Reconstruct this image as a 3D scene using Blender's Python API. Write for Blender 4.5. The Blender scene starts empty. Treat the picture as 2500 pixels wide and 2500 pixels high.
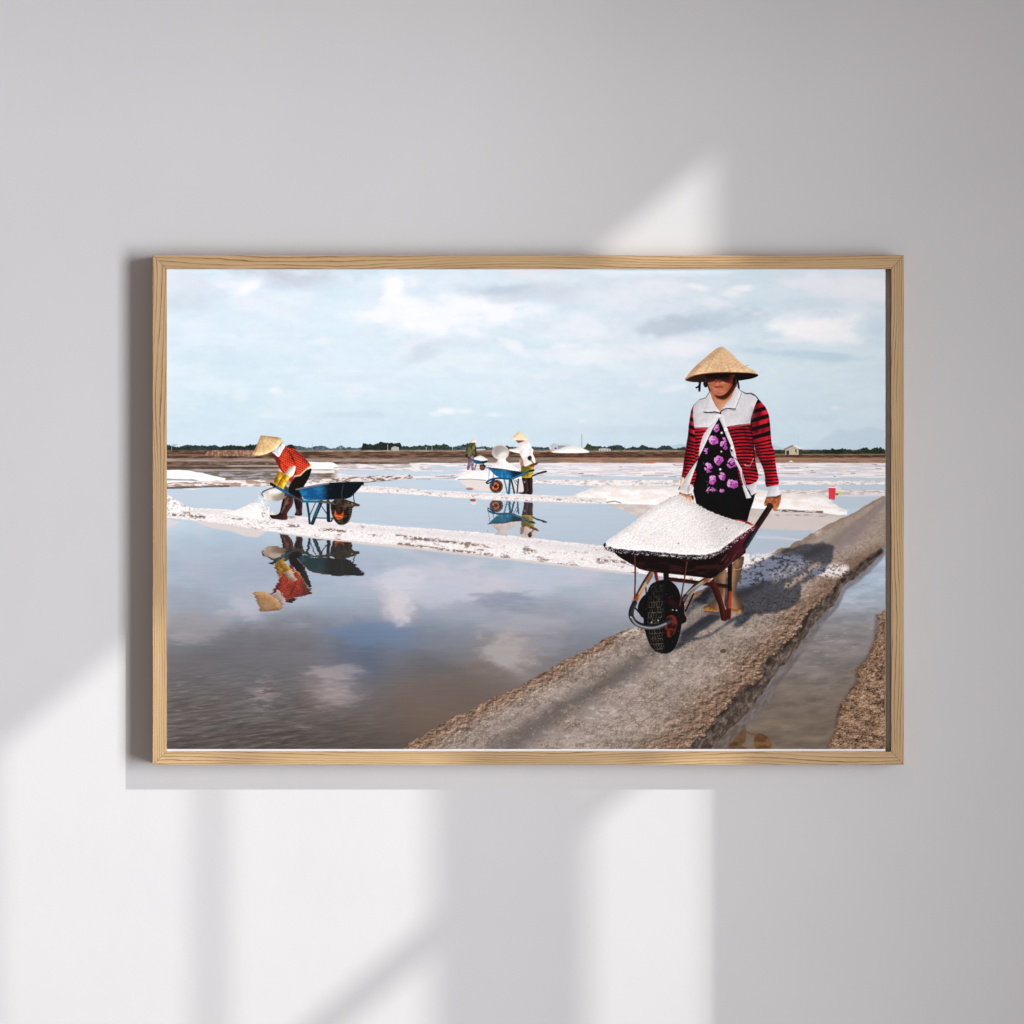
import bpy, bmesh, math, random
import numpy as np
from mathutils import Vector

# A framed photographic print on a light grey wall, window light from the right.
# 1950 units of the layout = 1 m on the front face of the frame (plane y = -0.030).
S = 1950.0
def PXX(x): return (x - 1250.0) / S
def PZZ(y): return (1250.0 - y) / S

sc = bpy.context.scene
sc.render.engine = 'CYCLES'
# ---- camera
cam_d = bpy.data.cameras.new("camera"); cam = bpy.data.objects.new("camera", cam_d)
sc.collection.objects.link(cam); sc.camera = cam
CAM_D = 5.0
cam.location = (0, -0.030 - CAM_D, 0); cam.rotation_euler = (math.radians(90), 0, 0)
cam_d.sensor_width = 36.0; cam_d.lens = 36.0 * CAM_D / (2500 / S); cam_d.clip_end = 60
# ---- exposure
sc.view_settings.view_transform = 'Standard'; sc.view_settings.look = 'None'
sc.view_settings.exposure = 0.0; sc.view_settings.gamma = 1.0
sc.cycles.max_bounces = 6
# ---- dim warm room light all round
w = bpy.data.worlds.new("World"); sc.world = w; w.use_nodes = True
bg = w.node_tree.nodes['Background']; bg.inputs[0].default_value = (1.0, 0.87, 0.82, 1) ; bg.inputs[1].default_value = 0.36
# ---- tall bright window to the right: soft light
def aim(o, t): o.rotation_euler = (Vector(t) - o.location).to_track_quat('-Z', 'Y').to_euler()
kd = bpy.data.lights.new("window_light", 'AREA'); kd.shape = 'RECTANGLE'; kd.size = 1.1; kd.size_y = 2.9
kd.energy = 80; kd.color = (0.94, 0.965, 1.0); kd.spread = math.radians(68)
key = bpy.data.objects.new("window_light", kd); sc.collection.objects.link(key)
key.location = (2.9, -2.7, -0.25); aim(key, (-3.1, -0.12, 0.0))
# ---- low direct light that throws the window pattern
LP = Vector((9.4, -8.0, 8.5))
sd = bpy.data.lights.new("direct_light", 'SPOT'); sd.energy = 9300; sd.color = (1.0, 0.985, 0.96)
sd.shadow_soft_size = 0.052; sd.spot_size = math.radians(6.0); sd.spot_blend = 0.05
spot = bpy.data.objects.new("direct_light", sd); sc.collection.objects.link(spot)
spot.location = LP; aim(spot, (PXX(890), 0, PZZ(1480)))

def tag(o, label=None, cat=None, group=None, kind=None):
    if label: o['label'] = label
    if cat: o['category'] = cat
    if group: o['group'] = group
    if kind: o['kind'] = kind
    return o

def mesh_obj(name, verts, faces, mat, parent=None, bevel=0.0, seg=2):
    me = bpy.data.meshes.new(name); me.from_pydata(verts, [], faces); me.update()
    bm = bmesh.new(); bm.from_mesh(me); bmesh.ops.recalc_face_normals(bm, faces=bm.faces)
    if bevel:
        bmesh.ops.bevel(bm, geom=bm.edges[:], offset=bevel, segments=seg, affect='EDGES', profile=0.6)
    bm.to_mesh(me); bm.free(); me.materials.append(mat)
    o = bpy.data.objects.new(name, me); sc.collection.objects.link(o)
    if parent: o.parent = parent
    return o

def prism(name, pts, y0, y1, mat, parent=None, bevel=0.0):
    """polygon pts (x,z) between depths y0 and y1"""
    n = len(pts); v = [(x, y0, z) for x, z in pts] + [(x, y1, z) for x, z in pts]
    f = [tuple(range(n)), tuple(range(2 * n - 1, n - 1, -1))] + [(i, (i + 1) % n, n + (i + 1) % n, n + i) for i in range(n)]
    return mesh_obj(name, v, f, mat, parent, bevel)

def new_mat(name):
    m = bpy.data.materials.new(name); m.use_nodes = True
    return m, m.node_tree.nodes, m.node_tree.links, m.node_tree.nodes['Principled BSDF']

# ---- wall paint: rolled matt emulsion
wall_m, N, K, P = new_mat("wall_paint")
P.inputs['Roughness'].default_value = 0.85; P.inputs['Specular IOR Level'].default_value = 0.2
tc = N.new('ShaderNodeTexCoord')
n1 = N.new('ShaderNodeTexNoise'); n1.inputs['Scale'].default_value = 5.0; n1.inputs['Detail'].default_value = 6
n2 = N.new('ShaderNodeTexNoise'); n2.inputs['Scale'].default_value = 240.0; n2.inputs['Detail'].default_value = 4
n3 = N.new('ShaderNodeTexNoise'); n3.inputs['Scale'].default_value = 34.0; n3.inputs['Detail'].default_value = 5
for n in (n1, n2, n3): K.new(tc.outputs['Object'], n.inputs['Vector'])
cr_ = N.new('ShaderNodeValToRGB'); cr_.color_ramp.elements[0].position = .3; cr_.color_ramp.elements[1].position = .7
cr_.color_ramp.elements[0].color = (0.487, 0.485, 0.492, 1); cr_.color_ramp.elements[1].color = (0.503, 0.499, 0.505, 1)
K.new(n1.outputs['Fac'], cr_.inputs['Fac']); K.new(cr_.outputs['Color'], P.inputs['Base Color'])
ad = N.new('ShaderNodeMath'); ad.operation = 'MULTIPLY_ADD'; ad.inputs[1].default_value = 0.35
K.new(n2.outputs['Fac'], ad.inputs[0]); K.new(n3.outputs['Fac'], ad.inputs[2])
bp = N.new('ShaderNodeBump'); bp.inputs['Strength'].default_value = 0.12; bp.inputs['Distance'].default_value = 0.002
K.new(ad.outputs[0], bp.inputs['Height']); K.new(bp.outputs['Normal'], P.inputs['Normal'])
wall = mesh_obj('wall', [(-3, 0, -2), (3, 0, -2), (3, 0, 2), (-3, 0, 2), (-3, .1, -2), (3, .1, -2), (3, .1, 2), (-3, .1, 2)],
                [(0, 1, 2, 3), (4, 5, 6, 7), (0, 1, 5, 4), (1, 2, 6, 5), (2, 3, 7, 6), (3, 0, 4, 7)], wall_m)
tag(wall, 'smooth light grey painted wall behind the framed picture', 'wall', kind='structure')

# ---- pine for the frame: growth lines run along each rail (local X)
wood_m, N, K, P = new_mat("pine_wood")
P.inputs['Roughness'].default_value = 0.55; P.inputs['Specular IOR Level'].default_value = 0.3
tc = N.new('ShaderNodeTexCoord'); oi = N.new('ShaderNodeObjectInfo')
uv = N.new('ShaderNodeUVMap'); uv.uv_map = 'grain'
sep = N.new('ShaderNodeSeparateXYZ'); K.new(uv.outputs['UV'], sep.inputs[0])
rndm = N.new('ShaderNodeMath'); rndm.operation = 'MULTIPLY'; rndm.inputs[1].default_value = 37.0; K.new(oi.outputs['Random'], rndm.inputs[0])
def comb(su, sv, sr=1.0):
    a = N.new('ShaderNodeMath'); a.operation = 'MULTIPLY'; a.inputs[1].default_value = su; K.new(sep.outputs['X'], a.inputs[0])
    b = N.new('ShaderNodeMath'); b.operation = 'MULTIPLY'; b.inputs[1].default_value = sv; K.new(sep.outputs['Y'], b.inputs[0])
    c = N.new('ShaderNodeCombineXYZ'); K.new(a.outputs[0], c.inputs[0]); K.new(b.outputs[0], c.inputs[1]); K.new(rndm.outputs[0], c.inputs[2]); return c
def noise(v, detail, rough=0.5):
    n = N.new('ShaderNodeTexNoise'); n.inputs['Scale'].default_value = 1.0; n.inputs['Detail'].default_value = detail; n.inputs['Roughness'].default_value = rough
    K.new(v.outputs[0], n.inputs['Vector']); return n
def mth(op, a, b, c=None):
    m = N.new('ShaderNodeMath'); m.operation = op
    for i, x in enumerate((a, b, c)):
        if x is None: continue
        if isinstance(x, (int, float)): m.inputs[i].default_value = x
        else: K.new(x, m.inputs[i])
    return m.outputs[0]
big = noise(comb(2.6, 22.0), 2); mid = noise(comb(40.0, 260.0), 4); fib = noise(comb(60.0, 2600.0), 3, .6); tone = noise(comb(7.0, 60.0), 2); gate = noise(comb(6.0, 90.0), 2)
ph = mth('MULTIPLY_ADD', big.outputs['Fac'], 9.0, mth('MULTIPLY', sep.outputs['Y'], 290.0))
ph = mth('MULTIPLY_ADD', mid.outputs['Fac'], 0.55, ph)
fr = mth('FRACT', ph, None)
line = N.new('ShaderNodeValToRGB'); e = line.color_ramp.elements
e[0].position = 0.0; e[0].color = (0, 0, 0, 1); e[1].position = 1.0; e[1].color = (0, 0, 0, 1)
for p, v in ((0.45, .06), (0.76, .30), (0.86, 1.0), (0.96, .95)):
    q = e.new(p); q.color = (v, v, v, 1)
K.new(fr, line.inputs['Fac'])
gm = N.new('ShaderNodeMapRange'); gm.inputs['From Min'].default_value = .34; gm.inputs['From Max'].default_value = .52; gm.inputs['To Min'].default_value = .4; gm.inputs['To Max'].default_value = 1.0; K.new(gate.outputs['Fac'], gm.inputs['Value'])
lf = mth('MULTIPLY', line.outputs['Color'], gm.outputs[0])
mx = N.new('ShaderNodeMix'); mx.data_type = 'RGBA'; mx.inputs['A'].default_value = (0.425, 0.296, 0.162, 1); mx.inputs['B'].default_value = (0.15, 0.070, 0.028, 1)
K.new(mth('MULTIPLY', lf, 0.92), mx.inputs['Factor'])
m2 = N.new('ShaderNodeMix'); m2.data_type = 'RGBA'; m2.blend_type = 'MULTIPLY'; m2.inputs['Factor'].default_value = 1.0
tr_ = N.new('ShaderNodeValToRGB'); tr_.color_ramp.elements[0].position = .3; tr_.color_ramp.elements[1].position = .7
tr_.color_ramp.elements[0].color = (.86, .82, .78, 1); tr_.color_ramp.elements[1].color = (1.10, 1.08, 1.04, 1)
tf = mth('MULTIPLY_ADD', fib.outputs['Fac'], .45, mth('MULTIPLY', tone.outputs['Fac'], .55)); K.new(tf, tr_.inputs['Fac'])
K.new(mx.outputs['Result'], m2.inputs['A']); K.new(tr_.outputs['Color'], m2.inputs['B']); K.new(m2.outputs['Result'], P.inputs['Base Color'])
bp = N.new('ShaderNodeBump'); bp.inputs['Strength'].default_value = 0.25; bp.inputs['Distance'].default_value = 0.0006; bp.invert = True
K.new(mth('MULTIPLY_ADD', fib.outputs['Fac'], .3, lf), bp.inputs['Height']); K.new(bp.outputs['Normal'], P.inputs['Normal'])

board_m, N, K, P = new_mat("white_board"); P.inputs['Base Color'].default_value = (0.70, 0.69, 0.69, 1); P.inputs['Roughness'].default_value = .8
back_m, N, K, P = new_mat("grey_backing"); P.inputs['Base Color'].default_value = (0.78, 0.72, 0.69, 1); P.inputs['Roughness'].default_value = .9
shade_m, N, K, P = new_mat("grey_shade"); P.inputs['Base Color'].default_value = (0.30, 0.30, 0.30, 1); P.inputs['Roughness'].default_value = .9

# ---- the framed picture
YF, YB = -0.030, -0.0005
root = bpy.data.objects.new('framed_picture', None); sc.collection.objects.link(root); root.location = (PXX(1290), YB, PZZ(1867.5))
tag(root, 'landscape photograph of salt workers in a slim pale pine frame hanging on the grey wall', 'framed picture')
bpy.context.view_layer.update()
def adopt(o):
    o.parent = root; o.matrix_parent_inverse = root.matrix_world.inverted(); return o
OX0, OX1, OY0, OY1 = 372.6, 2207.0, 623.0, 1867.5
IX0, IX1, IY0, IY1 = 406.7, 2175.7, 656.6, 1835.0
g = 0.00012  # hairline left open at each mitre
def rail(outer, inner, horiz):
    """outer/inner = the two end points (layout units) of the outer and inner edge"""
    (a, b), (c, d) = outer, inner
    pts = [(PXX(a[0]), PZZ(a[1])), (PXX(b[0]), PZZ(b[1])), (PXX(d[0]), PZZ(d[1])), (PXX(c[0]), PZZ(c[1]))]
    if horiz: sx = [g, -g, -g, g]; pts = [(p[0] + s, p[1]) for p, s in zip(pts, sx)]
    else: sz = [-g, g, g, -g]; pts = [(p[0], p[1] + s) for p, s in zip(pts, sz)]
    o = prism('frame_rail', pts, YF, YB, wood_m, None, 0.00045)
    me = o.data; uvl = me.uv_layers.new(name='grain')
    for poly_ in me.polygons:
        for li in poly_.loop_indices:
            v = me.vertices[me.loops[li].vertex_index].co
            along, across = (v.x, v.z) if horiz else (v.z, v.x)
            if abs(poly_.normal.y) < 0.5: across = across + (v.y - YF)
            uvl.data[li].uv = (along, across)
    return adopt(o)
rail(((OX0, OY0), (OX1, OY0)), ((IX0, IY0), (IX1, IY0)), True)
rail(((OX0, OY1), (OX1, OY1)), ((IX0, IY1), (IX1, IY1)), True)
rail(((OX0, OY0), (OX0, OY1)), ((IX0, IY0), (IX0, IY1)), False)
rail(((OX1, OY0), (OX1, OY1)), ((IX1, IY0), (IX1, IY1)), False)
def rect(x0, y0, x1, y1): return [(PXX(x0), PZZ(y0)), (PXX(x1), PZZ(y0)), (PXX(x1), PZZ(y1)), (PXX(x0), PZZ(y1))]
adopt(prism('backing_board', rect(IX0 - 8, IY0 - 8, IX1 + 8, IY1 + 8), -0.0120, -0.0085, back_m)).location.y += 0
# the panel that carries the print stands free of the right rail, leaving a dark gap
k_ = 5.0 / 5.03
PY_ = -0.0272
adopt(prism('mount_panel', rect(IX0 - .0, IY0 - .0, 2162.3, IY1 - .0), PY_ + 0.0004, -0.0122, board_m))
# ---------------------------------------------------------------- the print
# The framed picture is a flat photographic print: its picture is painted here
# stroke by stroke with numpy.  Coordinates run in units of 1/1950 m on the wall.
PX0, PY0, PW, PH = 407, 657, 1755, 1172
RNG = np.random.RandomState(7)
_TAB = RNG.rand(8, 256, 256).astype(np.float32)

def hexc(h):
    h = h.lstrip('#')
    return np.array([int(h[i:i+2], 16) / 255.0 for i in (0, 2, 4)], np.float32)

def vn(X, Y, seed=0):
    t = _TAB[seed % 8]
    X = X + 17.3 * seed; Y = Y + 5.7 * seed
    xi = np.floor(X); yi = np.floor(Y)
    fx = (X - xi).astype(np.float32); fy = (Y - yi).astype(np.float32)
    fx = fx * fx * (3 - 2 * fx); fy = fy * fy * (3 - 2 * fy)
    a = xi.astype(np.int64) & 255; b = yi.astype(np.int64) & 255
    a1 = (a + 1) & 255; b1 = (b + 1) & 255
    return (t[b, a] * (1 - fx) + t[b, a1] * fx) * (1 - fy) + (t[b1, a] * (1 - fx) + t[b1, a1] * fx) * fy

def fbm(X, Y, o=4, seed=0, g=0.5):
    s = 0; w = 1.0; tot = 0
    for k in range(o):
        s = s + w * vn(X, Y, seed + k); tot += w; w *= g; X = X * 2.03; Y = Y * 2.03
    return s / tot

def sm(a, b, x):
    t = np.clip((x - a) / (b - a), 0, 1)
    return t * t * (3 - 2 * t)

def lerp(a, b, t): return a + (b - a) * t

YY, XX = np.mgrid[PY0:PY0 + PH, PX0:PX0 + PW].astype(np.float32)

class Lay:
    def __init__(s, full=False):
        s.c = np.zeros((PH, PW, 3), np.float32)
        s.a = np.ones((PH, PW), np.float32) if full else np.zeros((PH, PW), np.float32)

def V(x0, y0, s):
    def f(pts): return [(x0 + p[0] * s, y0 + p[1] * s) + tuple(p[2:]) for p in pts]
    f.s = s
    return f

def cr(pts, n=5, closed=True):
    P = np.array([p[:2] for p in pts], np.float64); m = len(P); out = []
    rng_ = range(m) if closed else range(m - 1)
    for i in rng_:
        if closed: p0, p1, p2, p3 = P[i - 1], P[i], P[(i + 1) % m], P[(i + 2) % m]
        else: p0, p1, p2, p3 = P[max(i - 1, 0)], P[i], P[i + 1], P[min(i + 2, m - 1)]
        for k in range(n):
            t = k / n
            out.append(0.5 * ((2 * p1) + (p2 - p0) * t + (2 * p0 - 5 * p1 + 4 * p2 - p3) * t * t + (3 * p1 - p0 - 3 * p2 + p3) * t ** 3))
    if not closed: out.append(P[-1])
    return [tuple(q) for q in out]

def box(x0, y0, x1, y1):
    return max(int(x0) - PX0, 0), max(int(y0) - PY0, 0), min(int(x1) + 2 - PX0, PW), min(int(y1) + 2 - PY0, PH)

def poly(pts, jag=0.0, seed=0, js=6.0, sub=3):
    """anti-aliased polygon mask -> (x0,y0,x1,y1,mask)"""
    P = np.array([p[:2] for p in pts], np.float64)
    if jag:
        Q = []
        for i in range(len(P)):
            a = P[i]; b = P[(i + 1) % len(P)]; L = np.hypot(*(b - a)); k = max(1, int(L / js))
            nrm = np.array([-(b - a)[1], (b - a)[0]]) / max(L, 1e-6)
            for j in range(k):
                q = a + (b - a) * j / k
                d = (float(fbm(np.array([q[0] / js / 2.0]), np.array([q[1] / js / 2.0]), 3, seed)[0]) - 0.5) * 2 * jag
                Q.append(q + nrm * d)
        P = np.array(Q)
    x0, y0, x1, y1 = box(P[:, 0].min(), P[:, 1].min(), P[:, 0].max(), P[:, 1].max())
    if x1 <= x0 or y1 <= y0: return (0, 0, 0, 0, np.zeros((0, 0), np.float32))
    W = x1 - x0; M = np.zeros((y1 - y0, W + 2), np.float32)
    A = P - [PX0, PY0]; B = np.roll(A, -1, 0)
    for r in range(y0, y1):
        for k in range(sub):
            y = r + (k + 0.5) / sub
            c = ((A[:, 1] <= y) != (B[:, 1] <= y))
            if not c.any(): continue
            a = A[c]; b = B[c]
            xs = np.sort(a[:, 0] + (y - a[:, 1]) * (b[:, 0] - a[:, 0]) / (b[:, 1] - a[:, 1])) - x0
            xs = np.clip(xs, 0, W)
            row = M[r - y0]
            for i in range(0, len(xs) - 1, 2):
                l, h = xs[i], xs[i + 1]
                if h <= l: continue
                li, hi = int(l), int(h)
                if li == hi: row[li] += h - l
                else:
                    row[li] += li + 1 - l; row[li + 1:hi] += 1; row[hi] += h - hi
    return (x0, y0, x1, y1, np.clip(M[:, :W] / sub, 0, 1))

def ell(cx, cy, rx, ry, ang=0, soft=0.8):
    R = max(rx, ry) + soft * 2 + 2
    x0, y0, x1, y1 = box(cx - R, cy - R, cx + R, cy + R)
    X = XX[y0:y1, x0:x1] - cx; Y = YY[y0:y1, x0:x1] - cy
    c, s = math.cos(ang), math.sin(ang); u = (X * c + Y * s) / rx; v = (-X * s + Y * c) / ry
    d = np.sqrt(u * u + v * v); w = soft / min(rx, ry)
    return (x0, y0, x1, y1, np.clip((1 + w - d) / (2 * w), 0, 1))

def stroke(pts, w, smooth=False, soft=0.7):
    if smooth:
        ws = [p[2] if len(p) > 2 else w for p in pts]; n = 5
        Q = cr(pts, n, False); q2 = []
        for i, q in enumerate(Q):
            k = i / n; a = min(int(k), len(ws) - 1); b = min(a + 1, len(ws) - 1)
            q2.append((q[0], q[1], ws[a] + (ws[b] - ws[a]) * (k - a)))
        pts = q2
    P = [(p[0], p[1], p[2] if len(p) > 2 else w) for p in pts]
    mw = max(p[2] for p in P) / 2 + soft + 1
    x0, y0, x1, y1 = box(min(p[0] for p in P) - mw, min(p[1] for p in P) - mw, max(p[0] for p in P) + mw, max(p[1] for p in P) + mw)
    if x1 <= x0 or y1 <= y0: return (0, 0, 0, 0, np.zeros((0, 0), np.float32))
    X = XX[y0:y1, x0:x1]; Y = YY[y0:y1, x0:x1]; best = np.full(X.shape, -99.0, np.float32)
    for a, b in zip(P[:-1], P[1:]):
        dx, dy = b[0] - a[0], b[1] - a[1]; L2 = dx * dx + dy * dy + 1e-9
        t = np.clip(((X - a[0]) * dx + (Y - a[1]) * dy) / L2, 0, 1)
        d = np.hypot(X - a[0] - t * dx, Y - a[1] - t * dy)
        best = np.maximum(best, (a[2] + (b[2] - a[2]) * t) / 2 - d)
    return (x0, y0, x1, y1, np.clip(best / soft + 0.5, 0, 1) * min(1, max(p[2] for p in P)))

def blur(A, r):
    r = max(1, int(r))
    for _ in range(2):
        for ax in (0, 1):
            pad = [(0, 0), (0, 0)]; pad[ax] = (r + 1, r)
            C = np.cumsum(np.pad(A, pad), ax, dtype=np.float64)
            n = A.shape[ax]
            if ax == 0: A = ((C[2 * r + 1:2 * r + 1 + n] - C[:n]) / (2 * r + 1)).astype(np.float32)
            else: A = ((C[:, 2 * r + 1:2 * r + 1 + n] - C[:, :n]) / (2 * r + 1)).astype(np.float32)
    return A

def grow(m, r):
    x0, y0, x1, y1, M = m
    X0, Y0, X1, Y1 = max(0, x0 - r), max(0, y0 - r), min(PW, x1 + r), min(PH, y1 + r)
    N = np.zeros((Y1 - Y0, X1 - X0), np.float32); N[y0 - Y0:y1 - Y0, x0 - X0:x1 - X0] = M
    return (X0, Y0, X1, Y1, N)

def softm(m, r):
    g = grow(m, 2 * int(r) + 2)
    return g[:4] + (blur(g[4], r),)

def mul(m, f):
    x0, y0, x1, y1, M = m
    if M.size == 0: return m
    v = f(XX[y0:y1, x0:x1], YY[y0:y1, x0:x1]) if callable(f) else f
    return (x0, y0, x1, y1, M * v)

def inter(m, n):
    F = np.zeros((PH, PW), np.float32); x0, y0, x1, y1, N = n; F[y0:y1, x0:x1] = N
    x0, y0, x1, y1, M = m
    return (x0, y0, x1, y1, M * F[y0:y1, x0:x1])

def put(L, m, col, op=1.0):
    x0, y0, x1, y1, M = m
    if M.size == 0: return m
    X = XX[y0:y1, x0:x1]; Y = YY[y0:y1, x0:x1]
    c = hexc(col) if isinstance(col, str) else (col(X, Y) if callable(col) else col)
    a = np.clip(M * op, 0, 1)[..., None]
    A = L.a[y0:y1, x0:x1][..., None]; C = L.c[y0:y1, x0:x1]
    na = a + A * (1 - a)
    L.c[y0:y1, x0:x1] = np.where(na > 1e-5, (c * a + C * A * (1 - a)) / np.maximum(na, 1e-5), C)
    L.a[y0:y1, x0:x1] = na[..., 0]
    return m

def rnd(L, m, col, r=4, amt=0.5, d=(-0.8, -0.5), nz=0.0, ns=4.0, seed=0, op=1.0):
    """fill a shape as a rounded form lit from d, with cloth or metal mottling"""
    x0, y0, x1, y1, M = m
    if M.size == 0: return m
    g = grow(m, 2 * int(r) + 2); B = blur(g[4], r)
    gy, gx = np.gradient(B); s = -(gx * -1 * d[0] + gy * -1 * d[1]) * r * 2.2
    s = -s
    s = s[y0 - g[1]:y1 - g[1], x0 - g[0]:x1 - g[0]] * -1
    X = XX[y0:y1, x0:x1]; Y = YY[y0:y1, x0:x1]
    c = hexc(col) if isinstance(col, str) else (col(X, Y) if callable(col) else col)
    k = 1 + amt * np.clip(s, -1, 1)
    if nz: k = k * (1 + nz * (fbm(X / ns, Y / ns, 3, seed) - 0.5) * 2)
    put(L, m, np.clip(c * k[..., None], 0, 1), op)
    return m

def grad(c1, c2, p1, p2):
    a, b = hexc(c1), hexc(c2); dx, dy = p2[0] - p1[0], p2[1] - p1[1]; L2 = dx * dx + dy * dy
    def f(X, Y):
        t = np.clip(((X - p1[0]) * dx + (Y - p1[1]) * dy) / L2, 0, 1)[..., None]
        return a + (b - a) * t
    return f

def nmix(c1, c2, sx, sy, seed=0, lo=0.35, hi=0.65, o=4):
    a, b = hexc(c1), hexc(c2)
    def f(X, Y): return a + (b - a) * sm(lo, hi, fbm(X / sx, Y / sy, o, seed))[..., None]
    return f

def over(D, S, op=1.0):
    a = (S.a * op)[..., None]; D.c[:] = S.c * a + D.c * (1 - a)

def mirror(S, ysum, slope=0.0, xref=0.0, ripple=1.5, seed=3, grow_y=1.0):
    """layer mirrored in still water: y' = ysum + slope*(x-xref) - y, with small horizontal ripples"""
    R = Lay()
    amp = ripple * np.clip((YY - ysum / 2) / 60.0, 0.05, 1.6)
    dx = (fbm(XX / 30, YY / 2.2, 2, seed) - 0.5) * 4 * amp
    dy = (fbm(XX / 22, YY / 2.6, 2, seed + 2) - 0.5) * 2.2 * amp
    sy = (ysum + slope * (XX - xref) - YY + dy - PY0); sx = XX + dx - PX0
    ok = (sy >= 0) & (sy < PH - 1)
    iy = np.clip(sy, 0, PH - 1).astype(int); ix = np.clip(sx, 0, PW - 1).astype(int)
    R.c = S.c[iy, ix]; R.a = S.a[iy, ix] * ok
    return R

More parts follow.
